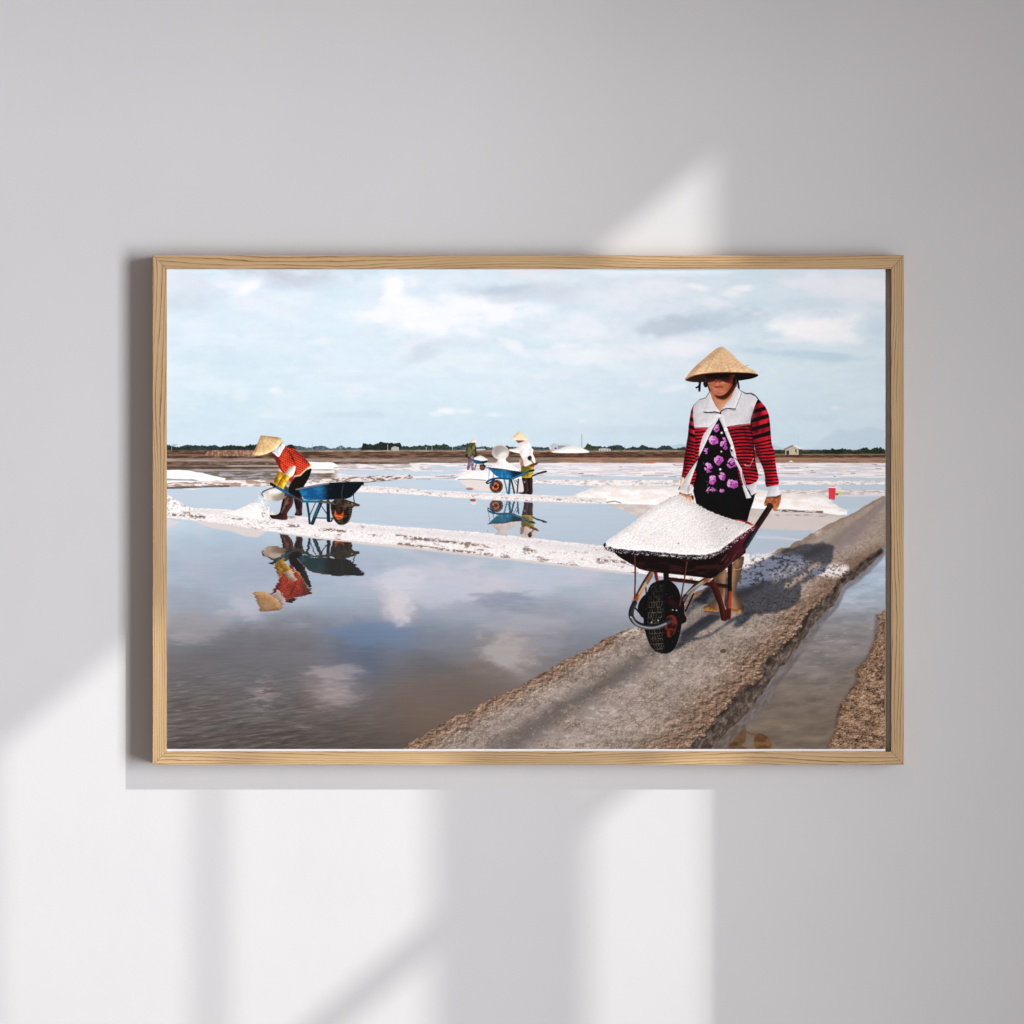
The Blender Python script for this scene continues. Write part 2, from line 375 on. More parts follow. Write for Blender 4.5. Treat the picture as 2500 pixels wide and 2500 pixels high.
# ---- sky -------------------------------------------------------------
def sky(X, Y):
    """colour of the sky of the print; also valid above its top edge for the water's mirror image"""
    t = np.clip((Y - 360) / 740.0, 0, 1)[..., None]
    c = lerp(hexc('#d3e2ee'), hexc('#d0e2ec'), sm(0.3, 0.75, t)); c = lerp(c, hexc('#c4d8e4'), sm(0.72, 1.0, t))
    n = fbm(X / 190, Y / 62, 5, 1); n2 = fbm(X / 70 + 0.5 * n, Y / 22, 4, 3); n3 = fbm(X / 24, Y / 11, 4, 5)
    cn = fbm(X / 52, Y / 26, 5, 2, 0.52)
    wob = n
    up = sm(1090, 780, Y)[..., None]
    c = lerp(c, hexc('#e2e9f2'), (sm(0.42, 0.72, n) * 0.5)[..., None] * (0.25 + 0.75 * up))
    c = lerp(c, hexc('#c3d5e3'), (sm(0.56, 0.28, n2) * 0.3)[..., None])
    def blob(c, cx, cy, rx, ry, col, op, ang=0.0, hard=0.45):
        a = math.radians(ang); dx = X - cx; dy = Y - cy
        m0 = (np.abs(dx) < rx * 2 + 60) & (np.abs(dy) < (ry + rx * abs(math.sin(a))) * 2 + 60)
        ys = np.where(m0.any(1))[0]; xs = np.where(m0.any(0))[0]
        if len(ys) == 0 or len(xs) == 0: return c
        sl = (slice(ys[0], ys[-1] + 1), slice(xs[0], xs[-1] + 1))
        dx = dx[sl]; dy = dy[sl]
        u = (dx * math.cos(a) + dy * math.sin(a)) / rx; v = (-dx * math.sin(a) + dy * math.cos(a)) / ry
        d = np.sqrt(u * u + v * v)
        k = (sm(-0.30, 0.95 - hard * 0.5, 1 - d + (cn[sl] - 0.5) * 1.3) * op)[..., None]
        c[sl] = c[sl] + (hexc(col) - c[sl]) * k
        return c
    B = [(447, 730, 90, 40, '#c5d1dc', .7), (430, 690, 60, 30, '#d5dbe6', .7), (730, 687, 120, 26, '#c6d3df', .75), (640, 800, 260, 40, '#cfe2ee', .6),
         (560, 880, 150, 50, '#c0d7e4', .5), (520, 1000, 140, 60, '#bfd6e1', .5), (830, 760, 90, 60, '#cde3f0', .6), (1000, 660, 120, 14, '#d2e2ee', .6),
         (1090, 770, 200, 60, '#eef2fa', 1), (1180, 745, 120, 36, '#eef2fa', .95), (1080, 836, 150, 14, '#cfdae5', .6), (930, 770, 50, 30, '#eef2fa', .8), (975, 745, 55, 26, '#edf1f9', .95), (960, 695, 34, 32, '#f3f5fc', 1, 0, .3),
         (1010, 690, 26, 20, '#e9eef7', .8), (606, 700, 44, 22, '#f0f2fb', 1, -25), (565, 694, 40, 9, '#e6ebf4', .8), (600, 735, 50, 20, '#dfe6f0', .6),
         (1250, 708, 140, 22, '#bccad7', 1), (1235, 730, 60, 12, '#ccd8e3', .8), (1350, 722, 70, 22, '#ccd7e2', .8), (490, 785, 40, 22, '#dbe5ee', .7, -20), (635, 808, 50, 12, '#d5e0ea', .7),
         (782, 833, 30, 12, '#dfe7ef', .8), (700, 850, 60, 14, '#d6e2ec', .7), (1000, 850, 60, 24, '#dce5ee', .9, -35), (1022, 868, 56, 24, '#c6d3dd', .9, -25),
         (1252, 846, 40, 16, '#e8edf5', .85, 25), (1180, 870, 60, 10, '#dde6ef', .7), (1240, 905, 50, 14, '#dce6ee', .6), (488, 900, 26, 14, '#d6e2ea', .7), (790, 900, 40, 10, '#d8e4ec', .6), (860, 905, 30, 5, '#dfe8f0', .7),
         (586, 960, 22, 18, '#d9e3ea', .8, -20), (672, 953, 17, 9, '#e4eaf1', .85), (700, 965, 40, 12, '#d6e1e9', .6), (870, 954, 34, 15, '#d8e2e9', .9, -15), (950, 962, 30, 11, '#d3dfe7', .7),
         (1089, 1003, 30, 12, '#e9eef4', .95), (1130, 1004, 24, 9, '#dfe7ed', .8), (1062, 1010, 20, 8, '#dde6ed', .7), (1205, 1013, 22, 6, '#dce5ec', .8), (655, 1014, 30, 7, '#d5e1e8', .6), (880, 1012, 120, 8, '#bccdd9', .5),
         (1313, 755, 54, 20, '#eaeff8', .95), (1420, 800, 130, 46, '#e6ecf5', .85), (1700, 700, 36, 12, '#f2f5fb', .95, 10), (1740, 735, 50, 16, '#e6ecf5', .8, 20), (1815, 702, 44, 9, '#f2f4fb', .95, -8), (1785, 715, 30, 12, '#edf1f8', .9),
         (1610, 705, 80, 30, '#e6ebf4', .9), (1520, 740, 110, 34, '#e2e9f3', .8), (1690, 788, 150, 26, '#b7c5d3', 1, -8), (1620, 800, 80, 12, '#bfcbd8', .9, -8), (1760, 778, 90, 24, '#bfd0dd', .7), (1600, 745, 60, 12, '#dfe6f0', .6),
         (1665, 852, 90, 26, '#e9eef6', 1, -6), (1720, 828, 70, 12, '#e2e9f2', .8, 4), (1560, 868, 60, 12, '#e0e8f1', .7), (1450, 866, 120, 30, '#e8eef6', .85), (1330, 860, 70, 14, '#e0e8f1', .6),
         (2000, 800, 130, 36, '#f8fafe', 1, -4, .5), (2040, 822, 80, 22, '#f3f5fb', .9, 0, .5), (1900, 830, 60, 12, '#e3eaf3', .8), (1980, 866, 190, 12, '#bad0e1', .9, 4), (2140, 800, 40, 40, '#c3d6e5', .7),
         (2110, 700, 110, 44, '#e8ecf5', .95), (1980, 690, 80, 30, '#e6ebf4', .9), (1960, 740, 120, 16, '#c9dae6', .7), (1860, 670, 40, 14, '#cddfeb', .6), (1330, 672, 50, 10, '#e6ecf4', .6),
         (1580, 934, 32, 12, '#dbe4ed', .9, -25), (1632, 950, 36, 9, '#e0e7ef', .95, -10), (1665, 943, 16, 9, '#e2e9f0', .9), (1410, 905, 50, 14, '#dae4ed', .7, -15), (1320, 915, 24, 8, '#dce6ee', .8), (1520, 934, 16, 6, '#dbe5ed', .6),
         (2039, 995, 15, 6, '#dde5ed', .8), (1420, 1027, 17, 9, '#dde6ee', .9), (1440, 995, 22, 8, '#d6e1e9', .6), (1560, 1050, 200, 14, '#bfd0dd', .5), (1990, 1020, 120, 12, '#c1d3df', .5),
         # beyond the top edge: seen only mirrored in the water
         (1230, 560, 110, 60, '#e8e0e0', .8), (1290, 640, 110, 50, '#e2e2e8', .8), (1190, 470, 70, 50, '#dfd9d8', .8), (1290, 610, 60, 30, '#e0dcdc', .5),
         (800, 500, 66, 46, '#f2e6e6', .95), (770, 470, 60, 24, '#eadede', .8), (650, 505, 40, 26, '#e6dcdd', .8), (480, 470, 90, 40, '#ddd5d6', .7), (460, 560, 80, 40, '#d9d6da', .5),
         (700, 640, 150, 46, '#b7b9c0', .6), (880, 560, 60, 120, '#b5c6da', .75), (1040, 560, 70, 40, '#a9bdd2', .5), (560, 620, 100, 40, '#b4bac4', .5), (1000, 470, 60, 30, '#b8aca2', .5)]
    for b in B: c = blob(c, *b)
    fine = (n3 - 0.5) * 0.025
    return np.clip(c + fine[..., None], 0, 1)
def paint_print():
    L = Lay(True)
    top = slice(0, 1112 - PY0)
    L.c[top] = sky(XX[top], YY[top])
    V5 = V(400, 1060, 600 / 1932); V6 = V(950, 1060, 600 / 1932); V7 = V(1780, 1060, 400 / 1932)
    V4 = V(1280, 1380, 900 / 1932); V3 = V(400, 1380, 900 / 1932)
    # far hills
    put(L, softm(poly([(1975, 1100), (2010, 1070), (2050, 1046), (2085, 1052), (2120, 1040), (2165, 1052), (2165, 1104), (1975, 1104)], 3, 1, 12), 2), '#b7cad8', .55)
    put(L, poly([(1600, 1100), (1630, 1090), (1665, 1083), (1700, 1090), (1780, 1096), (1880, 1084), (1920, 1096), (1960, 1104), (1600, 1104)], 1.5, 2, 12), '#a9bfcd', .7)

    # ---- ground sheet: from horizon down, blue water everywhere first
    H0 = 1095.0
    D = np.maximum(YY - H0, 3.0)
    gx = (XX - 1250) / D; gy = 1.0 / D
    sl = slice(1096 - PY0, PH)
    Xs, Ys = XX[sl], YY[sl]
    # water mirrors the sky; steeper view lower in the picture lets the brown bottom through
    rip = (fbm(Xs / 60, Ys / 3.0, 3, 2) - 0.5) * sm(1330, 1800, Ys)
    W = sky(Xs + rip * 26, 2 * H0 - Ys + rip * 34)
    k = sm(1120, 1840, Ys)[..., None]
    W = W ** (1.0 + 0.25 * k)
    tint = lerp(hexc('#ecf1f7'), hexc('#ccc8cb'), sm(1150, 1420, Ys)[..., None])
    tint = lerp(tint, hexc('#8b8281'), sm(1400, 1800, Ys)[..., None])
    W = W * tint
    ex = fbm(Xs / 240, Ys / 90, 4, 6)[..., None]
    W = lerp(W, hexc('#6a615b'), sm(1440, 1830, Ys)[..., None] * (0.55 + 0.35 * ex))
    # muddy shallow seen at lower middle
    def soft_area(cx, cy, rx, ry, p=1.0): return np.exp(-(((Xs - cx) / rx) ** 2 + ((Ys - cy) / ry) ** 2) * p)[..., None]
    W = lerp(W, hexc('#7d6a5c'), 0.9 * soft_area(1060, 1740, 150, 85) * (0.6 + 0.5 * ex))
    W = lerp(W, hexc('#7b706c'), 0.6 * soft_area(1010, 1690, 190, 70))
    W = lerp(W, hexc('#5d7291'), 0.50 * soft_area(880, 1610, 90, 70))
    W = lerp(W, hexc('#6a7a92'), 0.40 * soft_area(960, 1540, 140, 50))
    W = lerp(W, hexc('#767479'), 0.65 * soft_area(620, 1620, 260, 60))
    W = lerp(W, hexc('#574f49'), 0.75 * soft_area(700, 1850, 420, 70))
    W = lerp(W, hexc('#6f6c6c'), 0.4 * soft_area(450, 1700, 200, 100))
    W = lerp(W, hexc('#b3a8ab'), 0.55 * soft_area(815, 1680, 62, 44) * (0.5 + 1.0 * fbm(Xs / 26, Ys / 7, 3, 4)[..., None]))
    W = lerp(W, hexc('#aea3a5'), 0.55 * soft_area(640, 1695, 34, 42) * sm(.45, .62, fbm(Xs / 22, Ys / 4.5, 3, 1))[..., None])
    W = lerp(W, hexc('#c2bcc3'), 0.75 * soft_area(975, 1480, 36, 44) * (0.55 + 0.8 * fbm(Xs / 22, Ys / 10, 3, 4)[..., None]))
    W = lerp(W, hexc('#bdbac3'), 0.45 * soft_area(1150, 1450, 180, 50))
    W = lerp(W, hexc('#a7a09f'), 0.55 * soft_area(1260, 1620, 90, 60) * (0.5 + 1.0 * fbm(Xs / 50, Ys / 18, 3, 4)[..., None]))
    W = lerp(W, hexc('#8d96a8'), 0.5 * soft_area(700, 1390, 330, 60))
    def wb(cx, cy, rx, ry, col, op, seed=2):
        nonlocal W
        n = fbm(Xs / (rx * .55), Ys / (ry * .38), 5, seed, .55); d = np.sqrt(((Xs - cx) / rx) ** 2 + ((Ys - cy) / ry) ** 2)
        W = lerp(W, hexc(col), (sm(-.25, .55, 1 - d + (n - .5) * 1.5) * op)[..., None])
    for q in ((980, 1420, 60, 34, '#c0c3cd', .8), (972, 1478, 38, 42, '#cdc9cd', .75), (1090, 1440, 90, 40, '#b6bac6', .75, 3), (1320, 1410, 110, 36, '#b2bac8', .7, 4), (1230, 1462, 80, 22, '#8b93a3', .75, 5),
              (1130, 1490, 70, 24, '#9fa4b1', .6, 6), (1290, 1520, 120, 34, '#a9aab2', .7, 2), (1240, 1590, 70, 46, '#b4aeac', .85, 3), (1330, 1570, 60, 30, '#9d9ea8', .6, 4), (910, 1550, 110, 36, '#7489a6', .55, 5), (815, 1640, 70, 20, '#b9afb0', .5, 4), (825, 1700, 56, 34, '#aaa0a0', .45, 3), (620, 1478, 60, 30, '#adb3bf', .7, 6),
              (480, 1530, 80, 34, '#a09b9f', .6, 2), (470, 1560, 60, 16, '#aaa4a7', .5, 3), (820, 1400, 120, 26, '#a5b2c4', .4, 4), (1150, 1690, 120, 60, '#766a62', .5, 5)): wb(*q)
    # wind ripples at lower left
    rp = fbm((Xs + Ys * 0.6) / 34, (Ys + 0.12 * Xs) / 3.4, 3, 5) - 0.5
    rw = sm(1560, 1800, Ys) * sm(1080, 600, Xs)
    W = W + (rp * rw * 0.22)[..., None]
    glint = sm(0.66, 0.80, fbm((Xs + Ys) / 30, Ys / 3.2, 3, 6)) * sm(1600, 1700, Ys) * sm(960, 700, Xs)
    W = W + (glint * 0.07)[..., None]
    rp2 = fbm(Xs / 50, Ys / 2.4, 2, 7) - 0.5
    W = W + (rp2 * 0.022 * sm(1250, 1450, Ys))[..., None]
    W = W * (1 - .10 * sm(1380, 1600, Ys)[..., None])
    L.c[sl] = np.clip(W, 0, 1)

    # ---- mid-distance mud and salt pans (flat bands, seen almost edge on)
    def band(y0, y1, x0, x1, col, op=1.0, jag=0.8, seed=0, dy=0.0, feather=0):
        m = poly([(x0, y0), (x1, y0 + dy), (x1, y1 + dy), (x0, y1)], jag, seed, 9)
        if feather:
            m = mul(m, lambda X, Y: sm(x0, x0 + feather, X) * sm(x1, x1 - feather, X))
        put(L, m, col, op)
    salt = nmix('#f4eeed', '#c9c1c2', 18, 2.2, 3, .42, .72)
    saltd = nmix('#e9e2e2', '#8f8688', 14, 1.8, 4, .45, .66)
    mudd = nmix('#4d3b31', '#7c6453', 20, 3, 2, .3, .7)
    mudl = nmix('#8d7b70', '#a79a92', 30, 2.5, 1, .3, .7)
    band(1098, 1137, 400, 2165, mudd, 1, .6)
    band(1119, 1127, 340, 1060, mudl, .9, .8, 1, feather=60)
    band(1136, 1200, 400, 1010, nmix('#8f7e72', '#6d5d52', 40, 3, 5, .4, .6), 1, .6, 2)
    band(1127, 1135, 400, 1030, nmix('#5d4c41', '#7d6c60', 10, 3, 6), 1, 1, 3, feather=60)
    band(1139, 1144, 340, 720, '#453b35', .7, 1.5, 5, feather=60)
    band(1136, 1139, 540, 720, '#b5aaa5', .8, .6, 6, feather=30)
    band(1146, 1150, 440, 760, '#a9a5a6', .7, .8, 7, feather=40)
    band(1152, 1170, 480, 800, nmix('#a3a2aa', '#6f6863', 18, 2, 3, .4, .6), .85, 1.5, 8, feather=40)
    band(1108, 1118, 1300, 2165, nmix('#4a352b', '#6d5040', 12, 2, 6), 1, .8, 4)
    band(1117, 1130, 1300, 2165, nmix('#a2846f', '#8b7263', 30, 2, 2), 1, .6, 5)
    band(1117, 1133, 930, 1390, nmix('#8b7d73', '#766559', 25, 2, 2), 1, .6, 5, feather=60)
    # dry grass
    g = poly([(498, 1113), (505, 1102), (520, 1097), (545, 1099), (566, 1095), (592, 1099), (640, 1102), (660, 1110), (620, 1114)], 2.5, 4, 3)
    put(L, g, nmix('#a98570', '#7b5f4e', 2.5, 7, 3), .95)
    # pans: alternating brine and salt, from far to near, right half
    band(1130, 1176, 1000, 2165, nmix('#f0eaeb', '#d3ccd0', 45, 2.2, 3, .3, .65), 1, 1.2, 6)
    band(1134, 1172, 800, 1400, nmix('#ece7e8', '#c2bfc6', 40, 2.0, 5, .35, .6), .95, 1.0, 7, feather=30)
    r2 = np.random.RandomState(3)
    for i in range(260):
        x = r2.uniform(1000, 2160); y = r2.uniform(1133, 1174); w = r2.uniform(8, 60) * (y - 1110) / 50
        c = ['#b3c2d2', '#bccbdb', '#8d8386', '#a99fa1', '#ffffff', '#c3b3a9', '#c7b8ad', '#6b6062'][r2.randint(8)]
        if c == '#6b6062': w *= .35
        put(L, stroke([(x, y), (x + w, y + r2.uniform(-.3, .3))], r2.uniform(.8, 2.2)), c, .75)
    for i in range(60):
        x = r2.uniform(830, 1300); y = r2.uniform(1140, 1172); w = r2.uniform(8, 50)
        c = ['#b9c9da', '#bccbdb', '#a19799', '#ffffff', '#f5efef', '#7b7072'][r2.randint(6)]
        put(L, stroke([(x, y), (x + w, y)], r2.uniform(.8, 2.4)), c, .75)
    water = lambda X, Y: np.clip(sky(X, 2 * H0 - Y) * hexc('#eaf0f8'), 0, 1)
    def wat(pts, jag=.8, seed=0, tint='#dfe8f3'):
        t = hexc(tint); m = poly(pts, jag, seed, 8)
        put(L, m, lambda X, Y: np.clip(lerp(hexc('#bccbd8'), hexc('#adb9c6'), ((Y - 1130) / 200)[..., None]) * (1 + .03 * (fbm(X / 60, Y / 4, 3, 3) - .5))[..., None], 0, 1))
    wat([(835, 1149), (905, 1147), (1010, 1150), (1010, 1158), (900, 1160), (835, 1157)])
    wat([(1040, 1141), (1130, 1140), (1130, 1147), (1045, 1147)]); wat([(950, 1151), (1140, 1150), (1110, 1158), (950, 1159)])
    wat([(1305, 1163), (1700, 1165), (2162, 1167), (2162, 1174), (1800, 1173), (1305, 1171)])
    # ridge behind and water behind mid ridge
    ridge = nmix('#f2ebe9', '#bdb1ad', 9, 2.4, 4, .48, .7)
    band(1172, 1186, 1290, 1700, ridge, 1, 1.2, 3)
    wat([(866, 1180), (1000, 1170), (1140, 1173), (1400, 1184), (1462, 1188), (1400, 1209), (1290, 1207), (1000, 1193), (872, 1184)])
    # white heap behind the mid barrow with its mirror image
    put(L, softm(poly([(1118, 1172), (1210, 1172), (1275, 1170), (1290, 1202), (1170, 1199), (1140, 1190)]), 1), '#ddd2ce', .95)
    rnd(L, poly([(1110, 1170), (1130, 1157), (1146, 1149), (1200, 1147), (1262, 1150), (1290, 1168), (1215, 1172)], 1, 3), '#fbf5f3', 6, .12)
    put(L, stroke([(1118, 1170), (1150, 1169), (1185, 1172)], 2.2), '#8a7d78', .8)
    put(L, ell(1146, 1193, 9, 3.2), '#8d6f5e', .8)
    # right: pans between the heap and the hut
    wat([(1700, 1182), (2162, 1183), (2162, 1196), (1700, 1194)])
    band(1174, 1183, 1700, 2162, ridge, 1, 1.2, 4)
    band(1196, 1208, 1700, 2162, nmix('#e9dfdc', '#b8aca8', 12, 2.4, 2), 1, 1.2, 5)
    band(1207, 1214, 1990, 2162, '#d4cfd3', .9, 1, 5)
    wat([(1990, 1213), (2162, 1212), (2162, 1222), (2110, 1240), (2060, 1242), (2030, 1236)])
    # big heap, its mirror image
    put(L, poly([(1372, 1226), (1453, 1259), (1549, 1263), (1700, 1268), (1832, 1290), (1999, 1294), (2065, 1258), (1970, 1240), (1700, 1236), (1484, 1226)], 1.5, 3), nmix('#d6ccc8', '#c3b7b1', 30, 14, 3), 1)
    wat([(1453, 1262), (1549, 1265), (1700, 1262), (1840, 1290), (2000, 1296), (1940, 1350), (1600, 1345), (1400, 1300)], 1.5)
    put(L, softm(poly([(1820, 1262), (2060, 1262), (2020, 1284), (1995, 1294), (1840, 1290)]), 2), '#cdc1bb', .9)
    put(L, stroke([(1850, 1310), (1900, 1312), (1950, 1318)], 6, soft=4), '#c3c9d6', .8)
    hp = poly([(1360, 1217), (1400, 1208), (1440, 1193), (1462, 1187), (1549, 1187), (1640, 1188), (1760, 1192), (1850, 1196), (1904, 1203), (1966, 1205), (2008, 1208), (2028, 1221), (2049, 1238), (2070, 1246), (2068, 1257), (2050, 1258), (1966, 1246), (1848, 1242), (1700, 1236), (1484, 1229), (1369, 1226)], 1.5, 3)
    rnd(L, hp, nmix('#fdf8f5', '#f0e4dd', 22, 6, 2), 6, .12, (-.3, -.9), .04, 3)
    band(1243, 1249, 1890, 2010, nmix('#5d4f4a', '#cfc2bd', 9, 2.5, 4, .5, .6), .8, 1.5, 3, 4)
    band(1254, 1260, 1870, 2020, nmix('#8d8079', '#cfc2bd', 12, 2.5, 6), .7, 1.5, 3, 2)
    put(L, stroke([(1480, 1226), (1500, 1223), (1515, 1227)], 3), '#6b5c55', .7)
    # red jug and clear bag by the path
    put(L, poly([(2023, 1187), (2041, 1187), (2039, 1218), (2037, 1221), (2030, 1218), (2024, 1219)], .5), '#dd3c46', .95)
    put(L, stroke([(2023, 1189), (2041, 1189)], 3), '#fbe9ea'); put(L, stroke([(2028, 1186), (2029, 1180), (2034, 1180), (2035, 1186)], 1.6), '#f5d6d8')
    put(L, poly([(2040, 1190), (2046, 1184), (2054, 1192), (2057, 1204), (2042, 1208)]), '#dfe0e4', .6)
    put(L, ell(2050, 1203, 5, 4), '#b9cf6a', .9); put(L, ell(2043, 1206, 4, 3), '#5e5152', .8); put(L, ell(2051, 1210, 4, 2), '#c7d39a', .7)

    # left: salt slab, heap, ridge ends
    put(L, poly([(750, 1148), (815, 1148), (818, 1154), (790, 1156), (745, 1154)], 1), '#e4dbd5')
    put(L, poly([(748, 1131), (754, 1127), (812, 1129), (822, 1134), (833, 1141), (826, 1146), (750, 1146)], .8), '#faf5f3')
    put(L, stroke([(815, 1142), (832, 1140)], 3), '#8a827d', .7)
    band(1133, 1147, 815, 1060, nmix('#e6e0e0', '#b3a9a8', 22, 2, 3, .4, .6), .95, 1.5, 2, feather=30)
    wat([(400, 1193), (540, 1189), (680, 1186), (745, 1188), (872, 1184), (950, 1204), (1229, 1221), (1480, 1229), (1560, 1262), (1640, 1345), (1478, 1333), (1167, 1300), (742, 1262), (540, 1243), (400, 1240)], .8)
    put(L, poly([(400, 1176), (480, 1174), (560, 1172), (745, 1171), (745, 1188), (560, 1188), (480, 1191), (400, 1193)], 1.5), nmix('#a38f82', '#e9e1df', 16, 2.6, 3, .45, .62))
    put(L, poly([(400, 1189), (480, 1187), (560, 1184), (560, 1188), (400, 1194)], 1), '#4e413b', .75)
    put(L, poly([(448, 1193), (470, 1196), (492, 1193)], .5), '#e7e2e3', .9)
    put(L, poly([(400, 1148), (430, 1147), (460, 1149), (500, 1156), (535, 1165), (552, 1168), (548, 1172), (500, 1174), (400, 1180)], 1.2), '#fbf6f5')
    put(L, poly([(400, 1168), (470, 1170), (490, 1174), (400, 1173)], .8), '#8b8a90', .85)
    band(1172, 1178, 480, 600, '#ece6e6', .7, 1.5, 3)
    put(L, poly([(735, 1172), (884, 1163), (1000, 1158), (1010, 1168), (884, 1177), (742, 1187)], 1.5), nmix('#ded5d1', '#7d6e68', 8, 2.4, 4, .46, .6))
    put(L, poly([(742, 1180), (820, 1177), (880, 1178), (880, 1183), (742, 1188)], 1.2), '#f3eeee', .9)

    # mid ridge
    def ridge_paint(top_, bot, seed, light='#f5eeeb', dirt='#8a7970', shade='#c6bab6', dens=.5):
        pts = top_ + bot[::-1]
        m = poly(pts, 1.6, seed, 6)
        tx = [p[0] for p in top_]; ty = [p[1] for p in top_]; bx = [p[0] for p in bot]; by = [p[1] for p in bot]
        def f(X, Y):
            t0 = np.interp(X[0], tx, ty)[None]; b0 = np.interp(X[0], bx, by)[None]
            t = np.clip((Y - t0) / (b0 - t0 + 1e-3), 0, 1)
            th = float(np.mean(b0 - t0)) / 22.0
            n = fbm(X / (11 * th + 3), Y / (3.2 * th + 1), 4, seed); n2 = fbm(X / 3.4, Y / 2.2, 3, seed + 3)
            c = lerp(hexc(light), hexc(shade), (sm(.25, .75, n2) * .5)[..., None])
            c = lerp(c, hexc('#cbc4c8'), (np.exp(-((t - .22) / .16) ** 2) * .5)[..., None])
            dirtm = sm(.58, .78, n * .75 + .25 * n2 + .10 * np.exp(-((t - .52) / .13) ** 2) + .05 * sm(.9, 1, t) - .03)
            c = lerp(c, hexc(dirt), (dirtm * .85)[..., None])
            return np.clip(c, 0, 1)
        put(L, m, f)
    # its mirror image: a paler strip below, then the ridge
    put(L, softm(poly([(866, 1200), (1074, 1212), (1478, 1229), (1400, 1232), (1229, 1224), (1000, 1208), (866, 1202)]), 1), '#cfc6c4', .6)
    ridge_paint([(860, 1184), (950, 1189), (1043, 1196), (1167, 1204), (1292, 1207), (1369, 1212), (1480, 1216)],
                [(860, 1200), (950, 1204), (1074, 1212), (1229, 1221), (1369, 1226), (1480, 1231)], 2)

    # ---- tree line and buildings on the horizon
    def trees(x0, x1, ytop, ybot, col, amp=5, seed=0, sc=16):
        xs = np.arange(x0, x1 + 1, 1.5)
        n = fbm(xs / sc, xs * 0 + seed, 4, seed); e = np.minimum(sm(x0, x0 + 8, xs), sm(x1, x1 - 8, xs))
        n = n * .7 + .3 * fbm(xs / 2.5, xs * 0, 2, seed + 1) + .12 * np.sin(xs / 9.0 + seed); ys = ybot - (ybot - ytop) * e * (0.15 + 1.15 * n) - 1
        m = poly([(x, y) for x, y in zip(xs, ys)] + [(x1, ybot), (x0, ybot)])
        a = hexc(col)
        put(L, m, lambda X, Y: np.clip((a * .8 + .2 * a.mean()) * (0.42 + 0.72 * fbm(X / 4, Y / 3, 3, seed))[..., None], 0, 1))
    trees(400, 720, 1086, 1099, '#4c5c5c', seed=1); trees(535, 640, 1085, 1098, '#36453b', seed=2, sc=10); trees(400, 540, 1088, 1098, '#41514c', seed=6)
    trees(700, 905, 1089, 1101, '#6c8189', seed=3, sc=12); trees(880, 985, 1078, 1100, '#323e37', seed=4, sc=22); trees(930, 975, 1076, 1100, '#2d3a2e', seed=5, sc=9)
    trees(975, 1150, 1084, 1100, '#455a50', seed=7, sc=11); trees(1100, 1330, 1090, 1100, '#5d7276', seed=2, sc=14)
    trees(1300, 1345, 1088, 1101, '#50666a', seed=3, sc=12); trees(1418, 1680, 1088, 1103, '#45544f', seed=4, sc=13); trees(1425, 1470, 1085, 1102, '#4c5b3c', seed=5)
    trees(1880, 2165, 1094, 1111, '#414f3a', seed=6, sc=14); trees(2010, 2060, 1093, 1111, '#2f3f28', seed=1, sc=9); trees(2100, 2165, 1092, 1111, '#3c4c34', seed=2, sc=9)
    band(1098.5, 1103, 640, 1680, nmix('#c4ab98', '#8b7566', 20, 1.5, 3), .7, .5, 3)
    band(1108, 1111, 1880, 2165, '#c9a98c', .5, .6, 5)
    for x, y0, y1, w, c in [(1420, 1060, 1096, 2.2, '#a9a49c'), (946, 1085, 1099, 1.2, '#d9dde0'), (762, 1079, 1098, 1, '#9fb0bb'), (807, 1080, 1096, .8, '#a9b9c4'), (831, 1080, 1096, .8, '#a9b9c4'),
                            (1104, 1090, 1099, 1.2, '#c8cfd3'), (1040, 1090, 1100, 1, '#c8cfd3'), (1054, 1090, 1100, 1, '#c8cfd3'), (1175, 1080, 1098, .8, '#9fb0bb'), (1254, 1082, 1098, .9, '#9fb0bb'),
                            (1949, 1060, 1090, .8, '#a9bbc8'), (2100, 1083, 1100, .8, '#8fa3b0'), (418, 1087, 1098, 1.5, '#aab6bb'), (2028, 1092, 1100, .8, '#8fa3b0'), (1525, 1088, 1099, 1, '#8a9aa2')]:
        put(L, stroke([(x, y0), (x, y1)], w), c, .9)
    put(L, stroke([(416, 1088), (432, 1084)], 1.5), '#8b979b'); put(L, stroke([(421, 1083), (431, 1092)], 1.2), '#8b979b')
    put(L, poly([(955, 1093), (963, 1089), (974, 1092), (974, 1100), (955, 1100)]), '#a9aca9'); put(L, poly([(1462, 1095), (1476, 1094), (1491, 1096), (1491, 1102), (1462, 1102)]), '#b9b4ae')
    for x in (1466, 1472, 1479, 1486): put(L, stroke([(x, 1097), (x, 1101)], 1.6), '#6a6763')
    put(L, poly([(1160, 1096), (1185, 1096), (1185, 1099), (1160, 1099)]), '#d5dade', .8)
    # hangar and the domed heap
    put(L, poly([(1343, 1087), (1352, 1081), (1362, 1087), (1362, 1103), (1347, 1103)]), '#b4babd'); put(L, poly([(1352, 1081), (1385, 1081), (1399, 1088), (1362, 1087)]), '#c9ced2')
    put(L, poly([(1362, 1087), (1399, 1088), (1399, 1100), (1362, 1102)]), '#8f979b'); put(L, stroke([(1355, 1094), (1357, 1094)], 3), '#3c4346'); put(L, ell(1346, 1100, 4, 4), '#d9a173', .8)
    rnd(L, poly(cr([(1350, 1105), (1366, 1096), (1384, 1089), (1402, 1088), (1420, 1093), (1436, 1105)])), '#f6f1ef', 5, .15, (-.5, -.8))
    put(L, ell(1592, 1128, 4, 2.5), '#d7683a')
    # hut
    rnd(L, poly([(1917, 1096), (1937, 1087), (1950, 1094), (1950, 1110), (1917, 1110)]), '#b7aea2', 2, .1, nz=.1, ns=3)
    put(L, poly([(1950, 1094), (1958, 1096), (1958, 1110), (1950, 1110)]), '#4a443e'); put(L, poly([(1914, 1096), (1934, 1086.5), (1942, 1087), (1937, 1088.5), (1916, 1098)]), '#7b726b')
